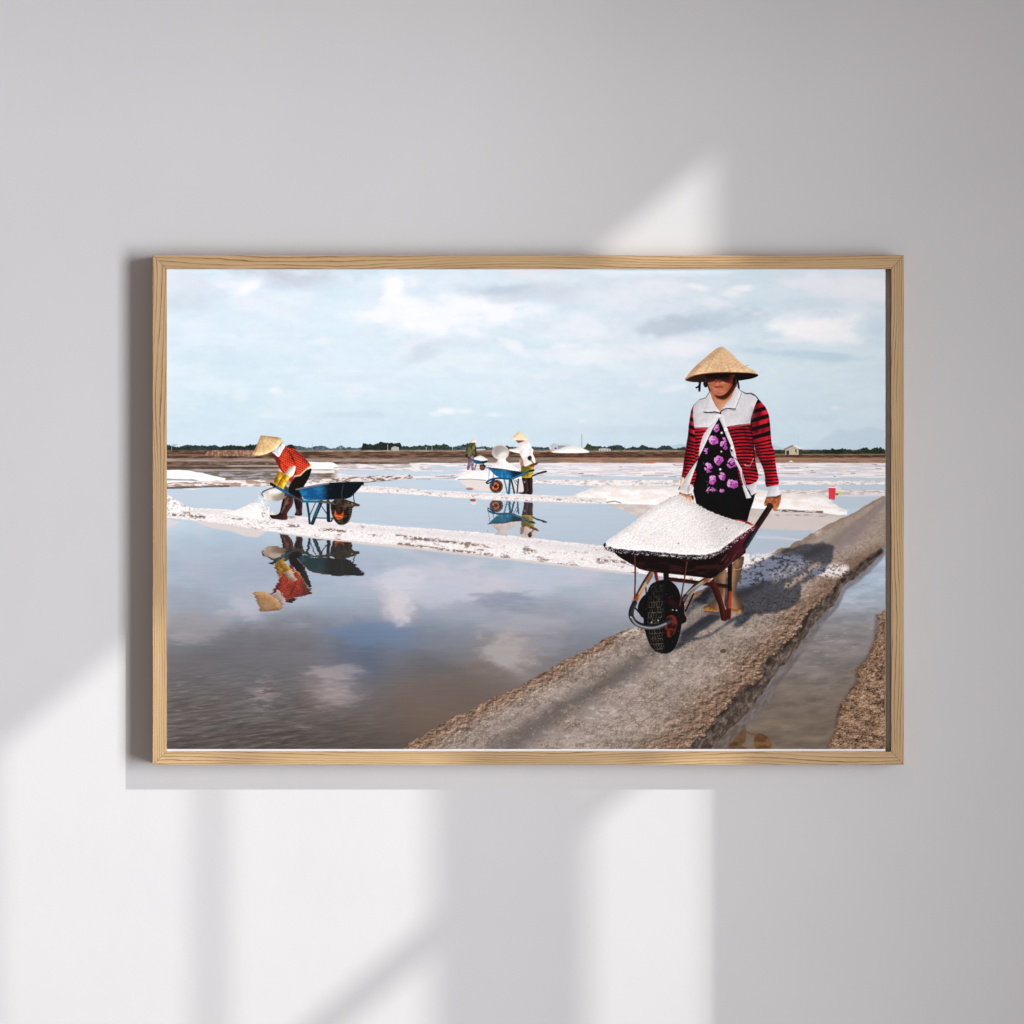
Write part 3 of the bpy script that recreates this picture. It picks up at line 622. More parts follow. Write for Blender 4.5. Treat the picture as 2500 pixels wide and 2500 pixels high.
    put(L, poly([(1936, 1087), (1943, 1087), (1960, 1096), (1953, 1097)]), '#ece9e6'); put(L, poly([(1920.5, 1100), (1926.5, 1100), (1926.5, 1110), (1920.5, 1110)]), '#3c2a24')
    put(L, poly([(1936, 1098), (1941, 1098), (1941, 1107), (1936, 1107)]), '#d4bd6a'); put(L, poly([(1942, 1097), (1945, 1097), (1945, 1104), (1942, 1104)]), '#38302a')
    put(L, poly([(1925, 1128), (1932, 1124), (1938, 1128)]), '#f1e4da')

    # ---- front ridge with its heaps and the pale mirror line below it
    put(L, softm(poly([(400, 1262), (470, 1272), (520, 1290), (560, 1296), (600, 1310), (628, 1312), (655, 1296), (773, 1318), (1000, 1340), (1229, 1366), (1549, 1404), (1549, 1398), (1000, 1330), (648, 1292), (400, 1258)], 1), 1), '#d0c5c1', .9)
    put(L, poly([(400, 1266), (440, 1274), (420, 1284), (400, 1288)], 1), '#cfc7c5', .9)
    ridge_paint([(400, 1242), (475, 1240), (540, 1243), (648, 1254), (742, 1262), (860, 1276), (950, 1284), (1167, 1299), (1292, 1312), (1416, 1327), (1478, 1333), (1600, 1350), (1700, 1352), (1830, 1352)],
                [(400, 1263), (518, 1275), (648, 1295), (773, 1312), (1000, 1334), (1105, 1346), (1229, 1361), (1354, 1375), (1478, 1390), (1549, 1399), (1650, 1412), (1750, 1432), (1830, 1440)], 4, '#f4efed', '#7b6d64', '#c4bab8')
    for pts in ([(967, 1307), (1040, 1316), (1110, 1324), (1205, 1335)], [(1280, 1342), (1310, 1346)], [(1460, 1366), (1520, 1372), (1560, 1382)], [(700, 1283), (728, 1284)], [(780, 1292), (840, 1296)], [(970, 1326), (1100, 1343), (1200, 1354)], [(400, 1254), (440, 1258), (500, 1262)]):
        m = softm(stroke(pts, 6, soft=2), 1); put(L, mul(m, lambda X, Y: sm(.38, .58, fbm(X / 5, Y / 3, 3, 5))), '#6e5d54', .9)
    # two white heaps on it
    rnd(L, poly([(400, 1206), (412, 1210), (432, 1222), (455, 1236), (478, 1243), (440, 1250), (400, 1252)], 2, 4, 5), nmix('#faf5f3', '#bcb2af', 5, 4, 2, .45, .7), 5, .1, (-.4, -.8))
    hp2 = poly([(560, 1250), (590, 1240), (612, 1228), (628, 1226), (642, 1233), (655, 1246), (668, 1257), (655, 1268), (620, 1266), (580, 1258), (540, 1252)], 1.5, 5, 5)
    rnd(L, hp2, nmix('#fbf7f5', '#efe6e2', 10, 6, 2), 5, .10, (-.4, -.8), .03, 2)
    put(L, softm(poly([(632, 1232), (650, 1240), (672, 1256), (664, 1268), (640, 1264)], 2, 2, 4), 1), nmix('#e9e0dc', '#8b7f79', 3, 3, 3, .45, .65), .8)
    r3 = np.random.RandomState(5)
    for i in range(150):
        t = r3.rand(); x = 636 + t * 22 + r3.randn() * 6; y = 1216 + t * 42 + r3.randn() * 5
        put(L, ell(x, y, .7 + r3.rand() * .6, .7 + r3.rand() * .8), '#f7f5f4', .75)

    # ---- channel at the right, path, right bank
    chan = poly([(2162, 1336), (2110, 1389), (2030, 1436), (1960, 1530), (1860, 1660), (1720, 1790), (1650, 1835), (2170, 1835), (2170, 1336)])
    def fch(X, Y):
        t = sm(1350, 1829, Y)[..., None]
        c = lerp(hexc('#aebccd'), hexc('#85807f'), sm(0, .40, t)); c = lerp(c, hexc('#766a5f'), sm(.4, 1, t))
        n = fbm((X + Y) / 26, Y / 9, 5, 3); n2 = fbm(X / 60, Y / 14, 4, 6)
        c = c * (1 + .16 * (n - .5) + .26 * (n2 - .5))[..., None]
        c = lerp(c, hexc('#cfd2da'), (sm(.68, .8, fbm(X / 22, Y / 3, 3, 1)) * .25 * sm(1829, 1500, Y))[..., None])
        # warm reflected light of the near bottom
        return np.clip(c, 0, 1)
    put(L, chan, fch)
    put(L, poly(cr(V4([(1000, 965), (1030, 900), (1080, 850), (1150, 835), (1165, 870), (1160, 920), (1140, 945), (1165, 965)])), 2, 3, 5), nmix('#4e3823', '#6b5137', 14, 8, 3), .85)
    put(L, poly(cr(V4([(1215, 965), (1205, 900), (1240, 885), (1285, 910), (1292, 965)])), 2, 3, 5), nmix('#5d4128', '#7d5a38', 14, 8, 3), .85)
    put(L, stroke(V4([(1120, 850), (1180, 880), (1250, 900)]), 5), '#6d5138', .7)
    def earth(X, Y, base='#a58c7a', dark='#6e5a4d', light='#c2ab9b', k=1.0):
        U = (X - 1700) * 500 / (Y - 1000); Q = 500 * np.log(Y - 1000)
        n = fbm(U / 9, Q / 6, 5, 3, .62); n2 = fbm(U / 60, Q / 30, 4, 6); n3 = fbm(X / 2.6, Y / 2.1, 2, 1)
        c = lerp(hexc(dark), hexc(base), sm(.30, .52, n * .6 + n3 * .4)[..., None]); c = lerp(c, hexc(light), (sm(.5, .72, n * .5 + n3 * .5) * .85)[..., None])
        rel = fbm((X + 1.6) / 7, (Y + 1.8) / 5, 4, 2, .6) - fbm(X / 7, Y / 5, 4, 2, .6)
        return c * (1 + .30 * (n2 - .5) + 1.0 * k * rel)[..., None]
    lip = [(2161, 1333), (2132, 1352), (2100, 1372), (2072, 1391), (2044, 1422), (2010, 1462), (1969, 1496), (1955, 1530), (1932, 1552), (1905, 1580), (1876, 1604), (1860, 1640), (1853, 1655), (1806, 1687), (1780, 1716), (1750, 1748), (1735, 1775), (1713, 1794), (1676, 1829)]
    foot = [(2161, 1343), (2118, 1389), (2053, 1436), (2035, 1478), (2010, 1500), (1993, 1520), (1950, 1575), (1932, 1599), (1900, 1640), (1881, 1662), (1865, 1690), (1839, 1725), (1797, 1770), (1770, 1790), (1750, 1815), (1735, 1835)]
    # the dark wet slope and its mirror image
    sl2 = poly([(p[0], p[1]) for p in lip] + [(p[0] + 26 * ((p[1] - 1330) / 500) + 4, p[1] + 8) for p in foot[::-1]], 4, 3, 8)
    sl2 = softm(sl2, 2)
    put(L, sl2, lambda X, Y: np.clip(lerp(hexc('#625c5b'), hexc('#7c787a'), sm(.25, .8, fbm((X + Y * .6) / 7, (Y - X * .3) / 14, 4, 2))[..., None]), 0, 1), .7)
    sl1 = poly([(x - 14, y) for x, y in lip] + foot[::-1], 6.0, 6, 7)
    put(L, sl1, lambda X, Y: np.clip(lerp(hexc('#463c36'), hexc('#85786f'), sm(.30, .85, fbm((X + Y * .5) / 8, (Y - X * .3) / 12, 5, 2, .7))[..., None]), 0, 1))
    left_edge = [(960, 1840), (985, 1827), (1018, 1803), (1052, 1781), (1110, 1752), (1164, 1725), (1215, 1700), (1262, 1678), (1299, 1659), (1350, 1627), (1400, 1600), (1443, 1580), (1480, 1560), (1513, 1545), (1560, 1529), (1610, 1495), (1667, 1460), (1698, 1447), (1729, 1433),
                 (1770, 1400), (1817, 1372), (1884, 1352), (1925, 1333), (1956, 1317), (1987, 1300), (2028, 1277), (2070, 1259), (2111, 1236), (2165, 1211)]
    path = poly(left_edge + [(2165, 1330)] + lip + [(1676, 1840)], 6.5, 2, 8)
    ey = [p[1] for p in left_edge][::-1]; ex_ = [p[0] for p in left_edge][::-1]; ly = [p[1] for p in lip]; lx = [p[0] for p in lip]
    def fpath(X, Y):
        c = earth(X, Y, '#988a80', '#75675d', '#ada096', .45)
        le = np.interp(Y[:, 0], ey, ex_)[:, None]; ri = np.interp(Y[:, 0], ly, lx, left=2190)[:, None]
        t = (X - le) / (ri - le + 1e-3)
        n = fbm(X / 50, Y / 26, 4, 4); n2 = fbm(X / 12, Y / 7, 4, 5)
        # trodden pale middle, dark wheel track, rough edges
        mid = np.exp(-((t - .42) / .24) ** 2)
        c = lerp(c, hexc('#9d938e'), (mid * .65 * sm(.25, .6, n))[..., None])
        c = lerp(c, hexc('#c6bdb8'), (mid * sm(.58, .74, n2 * .6 + n * .4) * .75)[..., None])
        tr = np.exp(-((t - .36 - .05 * (n - .5)) / .085) ** 2) * sm(.3, .55, n + .15)
        c = lerp(c, hexc('#5c5552'), (tr * .72)[..., None])
        c = lerp(c, hexc('#684d39'), (sm(.18, .02, t) * .55 + sm(.74, .95, t) * .5)[..., None])
        edge = sm(.24, .02, t) + sm(.72, .97, t)
        rel = fbm((X + 2.5) / 11, (Y + 2.8) / 8, 4, 4, .62) - fbm(X / 11, Y / 8, 4, 4, .62)
        c = c * (1 + edge * rel * 1.5 * sm(1350, 1550, Y))[..., None]
        # far stretch is greyer and smoother with lengthwise track
        far = sm(1400, 1290, Y)
        c = lerp(c, hexc('#a39487'), (far * .55)[..., None]); c = lerp(c, hexc('#86797a'), (far * np.exp(-((t - .5) / .10) ** 2) * .7)[..., None])
        return np.clip(c, 0, 1)
    put(L, path, fpath)
    # undercut shade below the lip, with bites taken out of the edge
    ul = softm(stroke([(x + 3, y + 5) for x, y in lip], 9, soft=3), 2)
    put(L, mul(ul, lambda X, Y: sm(.30, .62, fbm(X / 12, Y / 12, 4, 6))), '#2c231f', .8)
    r5 = np.random.RandomState(12)
    for i in range(46):
        k = r5.randint(3, len(lip) - 1); t = r5.rand(); a, b = lip[k], lip[k + 1] if k + 1 < len(lip) else lip[k]; s = np.clip((a[1] - 1250) / 400, .3, 1.4)
        x = a[0] + (b[0] - a[0]) * t + r5.uniform(-10, 4) * s; y = a[1] + (b[1] - a[1]) * t + r5.uniform(-2, 8) * s
        q = [(x + 7 * s * r5.uniform(.5, 1.2) * math.cos(j * 1.05), y + 5 * s * r5.uniform(.5, 1.2) * math.sin(j * 1.05)) for j in range(6)]
        put(L, softm(poly([(u + 2, v + 3) for u, v in q]), 1), '#3a2e28', .7); put(L, poly(q, 1.5, i, 3), lambda X, Y: earth(X, Y, '#8f7865', '#5f4c3e', '#ac9683'))
    # clods along both edges
    r4 = np.random.RandomState(9)
    def clods(line, n, off, cols, big=3.4):
        for i in range(n):
            k = r4.randint(len(line) - 1); t = r4.rand(); a, b = line[k], line[k + 1]
            x = a[0] + (b[0] - a[0]) * t + r4.uniform(*off); y = a[1] + (b[1] - a[1]) * t + r4.uniform(-3, 10)
            s = np.clip((y - 1150) / 500, .15, 1.3) * r4.uniform(.5, 1) * big
            put(L, ell(x + s * .5, y + s * .5, s, s * .7), '#4b3d35', .8); put(L, ell(x, y, s, s * .75), cols[r4.randint(len(cols))], .9)
    clods(left_edge[1:17], 160, (-2, 46), ['#9b8674', '#a9907c', '#86725f', '#b59f8c', '#75614f'], 1.7)
    clods(lip[3:], 160, (-40, 3), ['#9f846c', '#ad9079', '#8b7159', '#b8a08c', '#7a604a'], 1.7)
    for i in range(700):
        y = r4.uniform(1480, 1828); le = np.interp(y, ey, ex_); ri = np.interp(y, ly, lx); x = le + (ri - le) * r4.uniform(.05, .95); s = r4.uniform(.5, 1.5)
        put(L, ell(x, y, s, s * .8), ['#5b4c42', '#d9cec6', '#c9b7a8', '#6d5c50'][r4.randint(4)], .7)
    put(L, ell(1765, 1589, 7, 5), '#4b4030', .8)
    # salt crust beside the feet and on the bend
    def crust(pts, thr, op=1, seed=2, col='#efe9ea'):
        m = softm(poly(pts), 5)
        put(L, mul(m, lambda X, Y: sm(thr, thr + .14, fbm(X / 6, Y / 4, 4, seed, .6))), col, op)
    crust([(1790, 1376), (1817, 1358), (1884, 1350), (1960, 1356), (1975, 1380), (1925, 1410), (1870, 1420), (1810, 1436), (1780, 1430)], .36, .95)
    crust([(1960, 1400), (2000, 1382), (2060, 1376), (2078, 1388), (2062, 1406), (2030, 1410), (1985, 1408)], .40, .95, 3)
    crust([(1560, 1532), (1510, 1548), (1500, 1556), (1530, 1552), (1570, 1540)], .3, .9, 4, '#e0dad8')
    crust([(1985, 1300), (2010, 1290), (1998, 1306)], .3, .9)
    # right bank
    bank = poly([(2168, 1488), (2142, 1501), (2146, 1515), (2137, 1562), (2118, 1608), (2086, 1636), (2093, 1664), (2070, 1700), (2049, 1725), (2042, 1760), (2039, 1785), (2030, 1805), (2018, 1840), (2168, 1840)], 8, 4, 8)
    put(L, bank, lambda X, Y: earth(X, Y, '#8c735f', '#4f3f33', '#ad9480'))
    put(L, softm(stroke([(2142, 1503), (2138, 1562), (2116, 1612), (2090, 1638), (2094, 1664), (2050, 1728), (2040, 1788), (2018, 1836)], 9, soft=3), 3), '#4f4038', .5)
    clods([(2142, 1501), (2137, 1562), (2118, 1608), (2086, 1636), (2093, 1664), (2049, 1725), (2039, 1781), (2020, 1827)], 130, (0, 30), ['#a3836a', '#b4937a', '#86694f'], 2.4)
    # shadow of the walker and her barrow, falling to the right along the path
    def shade(pts, op, s=3, seed=1, jag=3):
        m = softm(poly(pts, jag, seed, 8), s); x0, y0, x1, y1, M = m
        c = L.c[y0:y1, x0:x1]; k = (M * op)[..., None]
        L.c[y0:y1, x0:x1] = c * (1 - k) + (c * hexc('#65738a')) * k
    shade([(1690, 1470), (1720, 1440), (1790, 1402), (1850, 1372), (1890, 1352), (1935, 1336), (1960, 1329), (2008, 1324), (2039, 1335), (2030, 1354), (2028, 1374), (2012, 1395), (1985, 1412), (1956, 1424), (1955, 1455), (1940, 1480), (1915, 1492), (1860, 1500), (1815, 1502), (1760, 1480)], .80, 2, 1, 7)
    put(L, mul(softm(stroke([(1922, 1430), (1958, 1406), (1997, 1378)], 15, soft=3), 2), lambda X, Y: sm(.3, .6, fbm(X / 5, Y / 4, 4, 3))), '#b09c8f', .85)
    V2x = V(1460, 1290, 400 / 1932)
    shade(V2x([(880, 1445), (960, 1330), (985, 1230), (1100, 1150), (1250, 1040), (1330, 1010), (1440, 1015), (1440, 1060), (1330, 1130), (1250, 1190), (1120, 1290), (1200, 1280), (1330, 1240), (1480, 1140), (1560, 1060), (1700, 1000), (1870, 990), (1800, 1060), (1700, 1150), (1610, 1170), (1585, 1160), (1640, 1085), (1540, 1130), (1330, 1270), (1180, 1320), (1050, 1345), (960, 1410)]), .85, 2)
    shade(V2x([(1020, 960), (1100, 860), (1300, 700), (1340, 760), (1260, 900), (1130, 960), (1040, 1060)]), .72, 3)
    crust([(1880, 1398), (1925, 1382), (1965, 1366), (1990, 1372), (1940, 1400), (1890, 1425)], .45, .55, 5, '#cbb9ac')
    # ================= worker with the blue barrow, at the left =================
    F = Lay(); T = V(560, 1040, 400 / 1932)
    P = lambda *a: poly(T(a[0])) if len(a) == 1 else poly(T(a[0]), *a[1:])
    C = lambda pts: poly(cr(T(pts)))
    S = lambda pts, w, sm_=False: stroke(T([p if len(p) == 2 else (p[0], p[1], p[2] * T.s) for p in pts]), w * T.s, sm_)
    # far leg, near leg, boots
    rnd(F, C([(780, 760), (845, 800), (860, 900), (855, 1000), (850, 1055), (770, 1050), (785, 1000), (765, 900), (755, 820)]), '#2e1d1e', 4, .5, (-.9, 0), .3, 8)
    put(F, softm(S([(795, 990), (800, 1030)], 22), 1), '#7a5a54', .7)
    rnd(F, C([(660, 800), (720, 830), (755, 870), (740, 940), (700, 1000), (680, 1040), (682, 1100), (620, 1108), (560, 1100), (500, 1090), (475, 1050), (530, 1050), (585, 1030), (605, 970), (625, 880)]), '#38211f', 5, .7, (-.9, -.2), .25, 6)
    for q in ([(665, 830), (655, 900), (635, 970)], [(690, 850), (660, 930), (690, 900)], [(640, 960), (610, 1020)]): put(F, softm(S(q, 16), 1), '#a07a72', .65)
    trous = C([(962, 500), (955, 560), (920, 640), (880, 710), (860, 800), (800, 850), (740, 850), (690, 800), (690, 740), (730, 660), (790, 590), (880, 540)])
    rnd(F, trous, '#17120f', 5, .5, (.8, -.5), .2, 8)
    # pan held in both hands
    pan = C([(380, 800), (400, 770), (470, 740), (560, 715), (640, 715), (690, 725), (690, 800), (640, 860), (560, 885), (480, 885), (420, 855)])
    rnd(F, pan, grad('#efe9e0', '#6c6255', T([(470, 740)])[0], T([(600, 890)])[0]), 5, .25, (-.4, -.9), .15, 14)
    put(F, softm(C([(450, 760), (550, 735), (630, 740), (600, 790), (500, 800)]), 2), '#fbf7f0', .7)
    put(F, S([(395, 825), (378, 800), (400, 768), (480, 735), (560, 712)], 12, True), '#3b3733')
    put(F, C([(640, 712), (690, 730), (690, 800), (650, 830), (650, 770)]), '#1f3a4a', .8)
    # arms: sleeves and rubber gloves
    rnd(F, C([(590, 500), (640, 560), (625, 590), (580, 560), (575, 530)]), '#e6d9c6', 3, .3)
    rnd(F, C([(580, 535), (640, 565), (615, 620), (590, 660), (575, 705), (530, 690), (525, 650), (550, 590)]), nmix('#c9962a', '#9a6c1c', 7, 7, 2), 4, .4, (-.7, -.6))
    # torso
    shirt = C([(655, 238), (740, 255), (810, 310), (880, 370), (935, 430), (955, 470), (900, 515), (860, 560), (810, 595), (770, 590), (730, 600), (690, 590), (640, 560), (590, 500), (560, 440), (530, 370), (500, 310), (560, 340), (600, 310)])
    def redcloth(X, Y):
        u = (X - 700) / 5.8; v = (Y - 1100) / 5.2
        a = u * .9 + v * .45; b_ = -u * .45 + v * .9
        fr = lambda z: z - np.floor(z)
        off = (np.floor(b_) % 2) * .5
        d = np.hypot(fr(a + off) - .5, fr(b_) - .5)
        c = lerp(hexc('#d04a31'), hexc('#741a10'), (sm(.40, .24, d) * .95)[..., None])
        return c * (0.82 + .45 * fbm(X / 14, Y / 9, 3, 3))[..., None]
    rnd(F, shirt, redcloth, 6, .28, (.2, -1))
    put(F, softm(C([(500, 310), (560, 350), (590, 430), (600, 500), (560, 440), (530, 380)]), 1), '#4a1812', .75)
    put(F, softm(S([(690, 300), (740, 380), (760, 470), (770, 560)], 26, True), 1), '#571a10', .8)
    put(F, softm(S([(600, 380), (590, 470), (640, 550)], 18, True), 1), '#5b1d12', .7)
    sleeve = C([(640, 260), (690, 300), (730, 370), (765, 440), (775, 475), (720, 485), (670, 480), (620, 420), (580, 370), (600, 310)])
    put(F, inter(softm(sleeve, 2), (0, 0, PW, PH, F.a)), '#3d0e08', .75)
    rnd(F, sleeve, redcloth, 6, .3, (-.3, -1)); put(F, softm(C([(620, 290), (660, 310), (700, 390), (660, 380), (620, 340)]), 2), '#f58a62', .2)
    put(F, S([(770, 590), (830, 580), (900, 510), (955, 470)], 16), '#e8cf9c', .9)
    put(F, C([(700, 620), (750, 590), (740, 650), (715, 660)]), '#b02a2e')
    rnd(F, C([(695, 490), (775, 470), (770, 540), (740, 590), (700, 610), (650, 570), (680, 530)]), '#ded3c4', 4, .4, (-.7, -.6), .1, 6)
    rnd(F, C([(655, 570), (710, 600), (690, 640), (655, 690), (640, 735), (590, 730), (565, 705), (590, 650), (620, 600)]), nmix('#d6b02c', '#a98120', 7, 7, 3), 4, .45, (-.7, -.6))
    # scarf, back of hat, hat
    rnd(F, C([(620, 170), (655, 235), (620, 300), (580, 365), (530, 330), (500, 300), (540, 240), (590, 190)]), '#dfe0ea', 4, .35, (-.2, -.9), .15, 8)
    for q in ([(540, 300), (580, 340)], [(590, 220), (560, 290)], [(610, 230), (600, 290)], [(520, 300), (530, 330)]): put(F, softm(S(q, 10), 1), '#777a92', .6)
    put(F, C([(680, 240), (700, 222), (745, 222), (772, 255), (790, 262), (740, 265)]), '#1d2a2b')
    hat = C([(368, 114), (400, 112), (480, 120), (560, 130), (605, 140), (618, 165), (610, 200), (560, 260), (500, 300), (430, 330), (350, 348), (290, 342), (278, 318), (300, 270), (340, 180)])
    put(F, C([(610, 195), (570, 262), (500, 305), (450, 325), (520, 300), (600, 230)]), '#3b2618')
    hx, hy = T([(375, 120)])[0]
    def straw(cx, cy, c1='#e3c091', c2='#b08a5c', nr=26.0, ringd=3.2):
        def f(X, Y):
            a = np.arctan2(Y - cy, X - cx); r = np.hypot(X - cx, Y - cy)
            n = fbm(a * nr, r / 22, 3, 2); n2 = fbm(X / 2.2, Y / 2.2, 2, 4)
            ring = 0.5 + 0.5 * np.sin(r / ringd * 2)
            c = lerp(hexc(c1), hexc(c2), (sm(.40, .68, n) * .65)[..., None])
            return c * (0.93 + .10 * ring * .5 + .10 * n2)[..., None]
        return f
    rnd(F, hat, straw(hx, hy), 6, .28, (-.5, -.8))
    # the barrow
    put(F, C([(1200, 900), (1290, 865), (1380, 870), (1440, 920), (1445, 1010), (1420, 1100), (1380, 1150), (1320, 1168), (1270, 1150), (1225, 1090), (1198, 1000)]), nmix('#1f1b17', '#4b4136', 7, 6, 3, .45, .7))
    put(F, ell(*T([(1292, 1035)])[0], 62 * T.s, 76 * T.s), '#241a15'); put(F, ell(*T([(1290, 1035)])[0], 56 * T.s, 70 * T.s), nmix('#d9672f', '#a2421d', 5, 5, 3))
    put(F, C([(1270, 960), (1325, 970), (1335, 1020), (1290, 1045), (1255, 1010)]), '#2c1711'); put(F, S([(1292, 965), (1296, 1010)], 16), '#e07a35'); put(F, S([(1240, 1050), (1330, 1075)], 12), '#e8884a', .8)
    for i in range(12):
        a = -1.3 + i * .24; cx, cy = T([(1385 + 36 * math.cos(a), 1010 + 125 * math.sin(a))])[0]; put(F, ell(cx, cy, 2.4, 1.5), '#85745a', .7)
    put(F, S([(910, 890), (935, 1040), (942, 1145)], 26), '#1f3f4d'); put(F, S([(1080, 890), (1020, 1030), (975, 1145)], 42), '#1d3440'); put(F, S([(1060, 930), (1000, 1070)], 14), '#4a88a0', .6)
    put(F, S([(1160, 890), (1165, 1110)], 40), '#1a2328'); put(F, S([(1165, 1125), (1200, 1120), (1212, 1085)], 16), '#20282b')
    put(F, S([(1010, 905), (945, 1050)], 10), '#2d3a3f'); put(F, S([(1085, 945), (1150, 1040)], 10), '#2d3a3f'); put(F, S([(1020, 1082), (1200, 1084)], 10), '#24333a')
    tub = P([(782, 745), (820, 732), (1000, 700), (1180, 675), (1400, 665), (1560, 660), (1578, 675), (1545, 720), (1480, 790), (1430, 840), (1370, 860), (1150, 872), (930, 875), (880, 860), (850, 820), (820, 765)])
    def tubc(X, Y):
        t = (X - T([(782, 0)])[0][0]) / (796 * T.s)
        c = lerp(hexc('#175a84'), hexc('#0a141d'), sm(.34, .52, t)[..., None]); n = fbm(X / 14, Y / 8, 4, 4)
        c = lerp(c, hexc('#2b79a2'), (sm(.5, .72, n) * sm(.5, .3, t) * .8)[..., None]); c = lerp(c, hexc('#12517c'), (sm(.48, .35, n) * sm(.5, .3, t) * .7)[..., None])
        return lerp(c, hexc('#5d4a3c'), (sm(.60, .75, fbm(X / 7, Y / 9, 3, 2)) * .7 * np.exp(-((t - .42) / .09) ** 2))[..., None])
    rnd(F, tub, tubc, 4, .12, (0, -1))
    put(F, S([(785, 745), (1000, 700), (1190, 672)], 18), '#7d736b'); put(F, S([(1180, 673), (1400, 664), (1572, 662)], 16), '#161c20'); put(F, S([(1545, 662), (1575, 664), (1572, 690)], 16), '#1c2226')
    put(F, S([(1340, 690), (1322, 770), (1325, 860)], 9), '#5c4f46', .8); put(F, S([(1458, 790), (1462, 850), (1472, 900)], 11), '#3a322c')
    put(F, S([(490, 684), (600, 745), (760, 835)], 30), '#1d4a66'); put(F, S([(530, 705), (700, 800)], 8), '#5795b4', .7); put(F, S([(487, 680), (530, 705)], 32), '#16202b')
    put(F, S([(755, 838), (860, 880)], 28), '#4b413b'); put(F, S([(850, 886), (1060, 890)], 26), '#226683'); put(F, S([(860, 858), (1060, 868)], 8), '#3a6b80')
    put(F, S([(1050, 888), (1200, 905), (1300, 930), (1380, 935), (1520, 932)], 28, True), '#5a4d42'); put(F, S([(1250, 880), (1340, 870), (1440, 900), (1520, 930)], 22, True), '#3d342c')
    put(F, C([(1235, 870), (1330, 858), (1370, 890), (1370, 930), (1300, 940), (1240, 920)]), nmix('#4c4239', '#2b241f', 5, 5, 2)); put(F, S([(1280, 930), (1285, 1010)], 42), '#3a2d25')
    put(F, S([(1470, 935), (1440, 968)], 12), '#3d342c')
    # mirror image first, then the figure
    R = mirror(F, 2556 + 26 * sm(715, 765, XX), 0.0, 640, 1.9)
    R.c = np.clip(R.c * hexc('#b5a294') * .95 + hexc('#241f1c') * .25, 0, 1)
    kb = (sm(728, 745, XX) * sm(1318, 1345, YY))[..., None]; R.c = lerp(R.c, R.c * .35 + hexc('#2e2a20') * .6, kb * .85)
    below = sm(0, 3, YY - np.interp(XX[0], [400, 518, 648, 773, 1000], [1264, 1277, 1297, 1314, 1336])[None])
    R.a = R.a * below
    over(L, R, .88); over(L, F)

    # ================= the two workers in the middle =================
    F = Lay(); T = V(1110, 1030, 300 / 1932)
    # far one in green
    rnd(F, C([(215, 540), (290, 540), (300, 640), (300, 750), (265, 755), (255, 660), (235, 740), (195, 750), (205, 640)]), nmix('#6d5566', '#9a8494', 4, 4, 2), 3, .3)
    rnd(F, C([(235, 330), (320, 335), (335, 400), (335, 480), (300, 530), (220, 535), (180, 520), (170, 470), (185, 400)]), nmix('#70704a', '#3e3f2a', 5, 5, 3), 4, .45)
    put(F, S([(325, 420), (330, 520)], 24), '#2f3327'); put(F, ell(*T([(183, 528)])[0], 3, 3), '#22201f'); put(F, ell(*T([(335, 520)])[0], 3, 2.5), '#3a352f')
    put(F, C([(255, 320), (320, 320), (315, 350), (290, 365), (262, 345)]), '#5d3f33')
    rnd(F, P([(295, 263), (355, 318), (300, 326), (238, 325), (262, 290)]), '#ecdcc3', 2, .2)
    rnd(F, C([(300, 580), (345, 545), (400, 528), (450, 545), (525, 600), (460, 615), (380, 612)]), '#f7efe9', 4, .15, (0, -1))
    rnd(F, P([(272, 588), (350, 600), (420, 618), (528, 602), (500, 640), (440, 660), (350, 660), (300, 640)]), grad('#1d6482', '#142a38', T([(300, 0)])[0], T([(480, 0)])[0]), 3, .2)
    put(F, S([(200, 540), (280, 600)], 14), '#3a3f52'); put(F, S([(335, 655), (310, 750)], 14), '#2a3c4a'); put(F, S([(450, 660), (490, 710)], 14), '#2a3440')
    put(F, ell(*T([(432, 710)])[0], 42 * T.s, 48 * T.s), '#2e2a27'); put(F, ell(*T([(428, 715)])[0], 24 * T.s, 28 * T.s), '#a4562f'); put(F, ell(*T([(428, 715)])[0], 9 * T.s, 9 * T.s), '#40251c')
    put(F, S([(395, 665), (400, 740)], 10), '#3a3a3c')
    # near one in white
    rnd(F, C([(1060, 870), (1140, 870), (1160, 960), (1155, 1080), (1140, 1125), (1080, 1135), (1010, 1125), (1010, 1110), (1080, 1100), (1085, 1030), (1070, 950)]), '#3a2628', 4, .5, (-.9, -.2), .2, 6)
    rnd(F, C([(1145, 865), (1220, 870), (1225, 1000), (1222, 1130), (1160, 1138), (1115, 1120), (1155, 1090), (1150, 980)]), '#332023', 4, .5, (-.9, -.2), .2, 6)
    put(F, softm(ell(*T([(1095, 942)])[0], 2.5, 2), 1), '#d9c7c2', .8)
    rnd(F, C([(1050, 680), (1100, 690), (1240, 660), (1235, 760), (1215, 860), (1150, 880), (1055, 870), (1045, 780)]), nmix('#a88f2c', '#6f6420', 8, 8, 3), 5, .35)
    put(F, C([(1030, 570), (1075, 600), (1090, 680), (1050, 690), (1020, 660)]), '#a37c6b'); put(F, S([(1025, 600), (1020, 680)], 14), '#e9dcd6', .7)
    rnd(F, C([(1060, 310), (1140, 290), (1180, 340), (1225, 440), (1230, 500), (1255, 560), (1270, 640), (1200, 660), (1100, 700), (1075, 600), (1040, 540), (1010, 470), (1010, 390)]), nmix('#fdf6f2', '#ecdcd5', 12, 16, 3), 6, .18, (-.6, -.5))
    put(F, softm(S([(1150, 420), (1185, 480), (1180, 540)], 10, True), 1), '#d9c2bb', .7); put(F, softm(S([(1110, 440), (1100, 560), (1110, 660)], 8, True), 1), '#e2d0c9', .6)
    rnd(F, C([(850, 425), (930, 420), (1000, 395), (1020, 440), (1020, 490), (940, 480), (860, 450)]), '#f6eae3', 4, .2, (-.2, -.9))
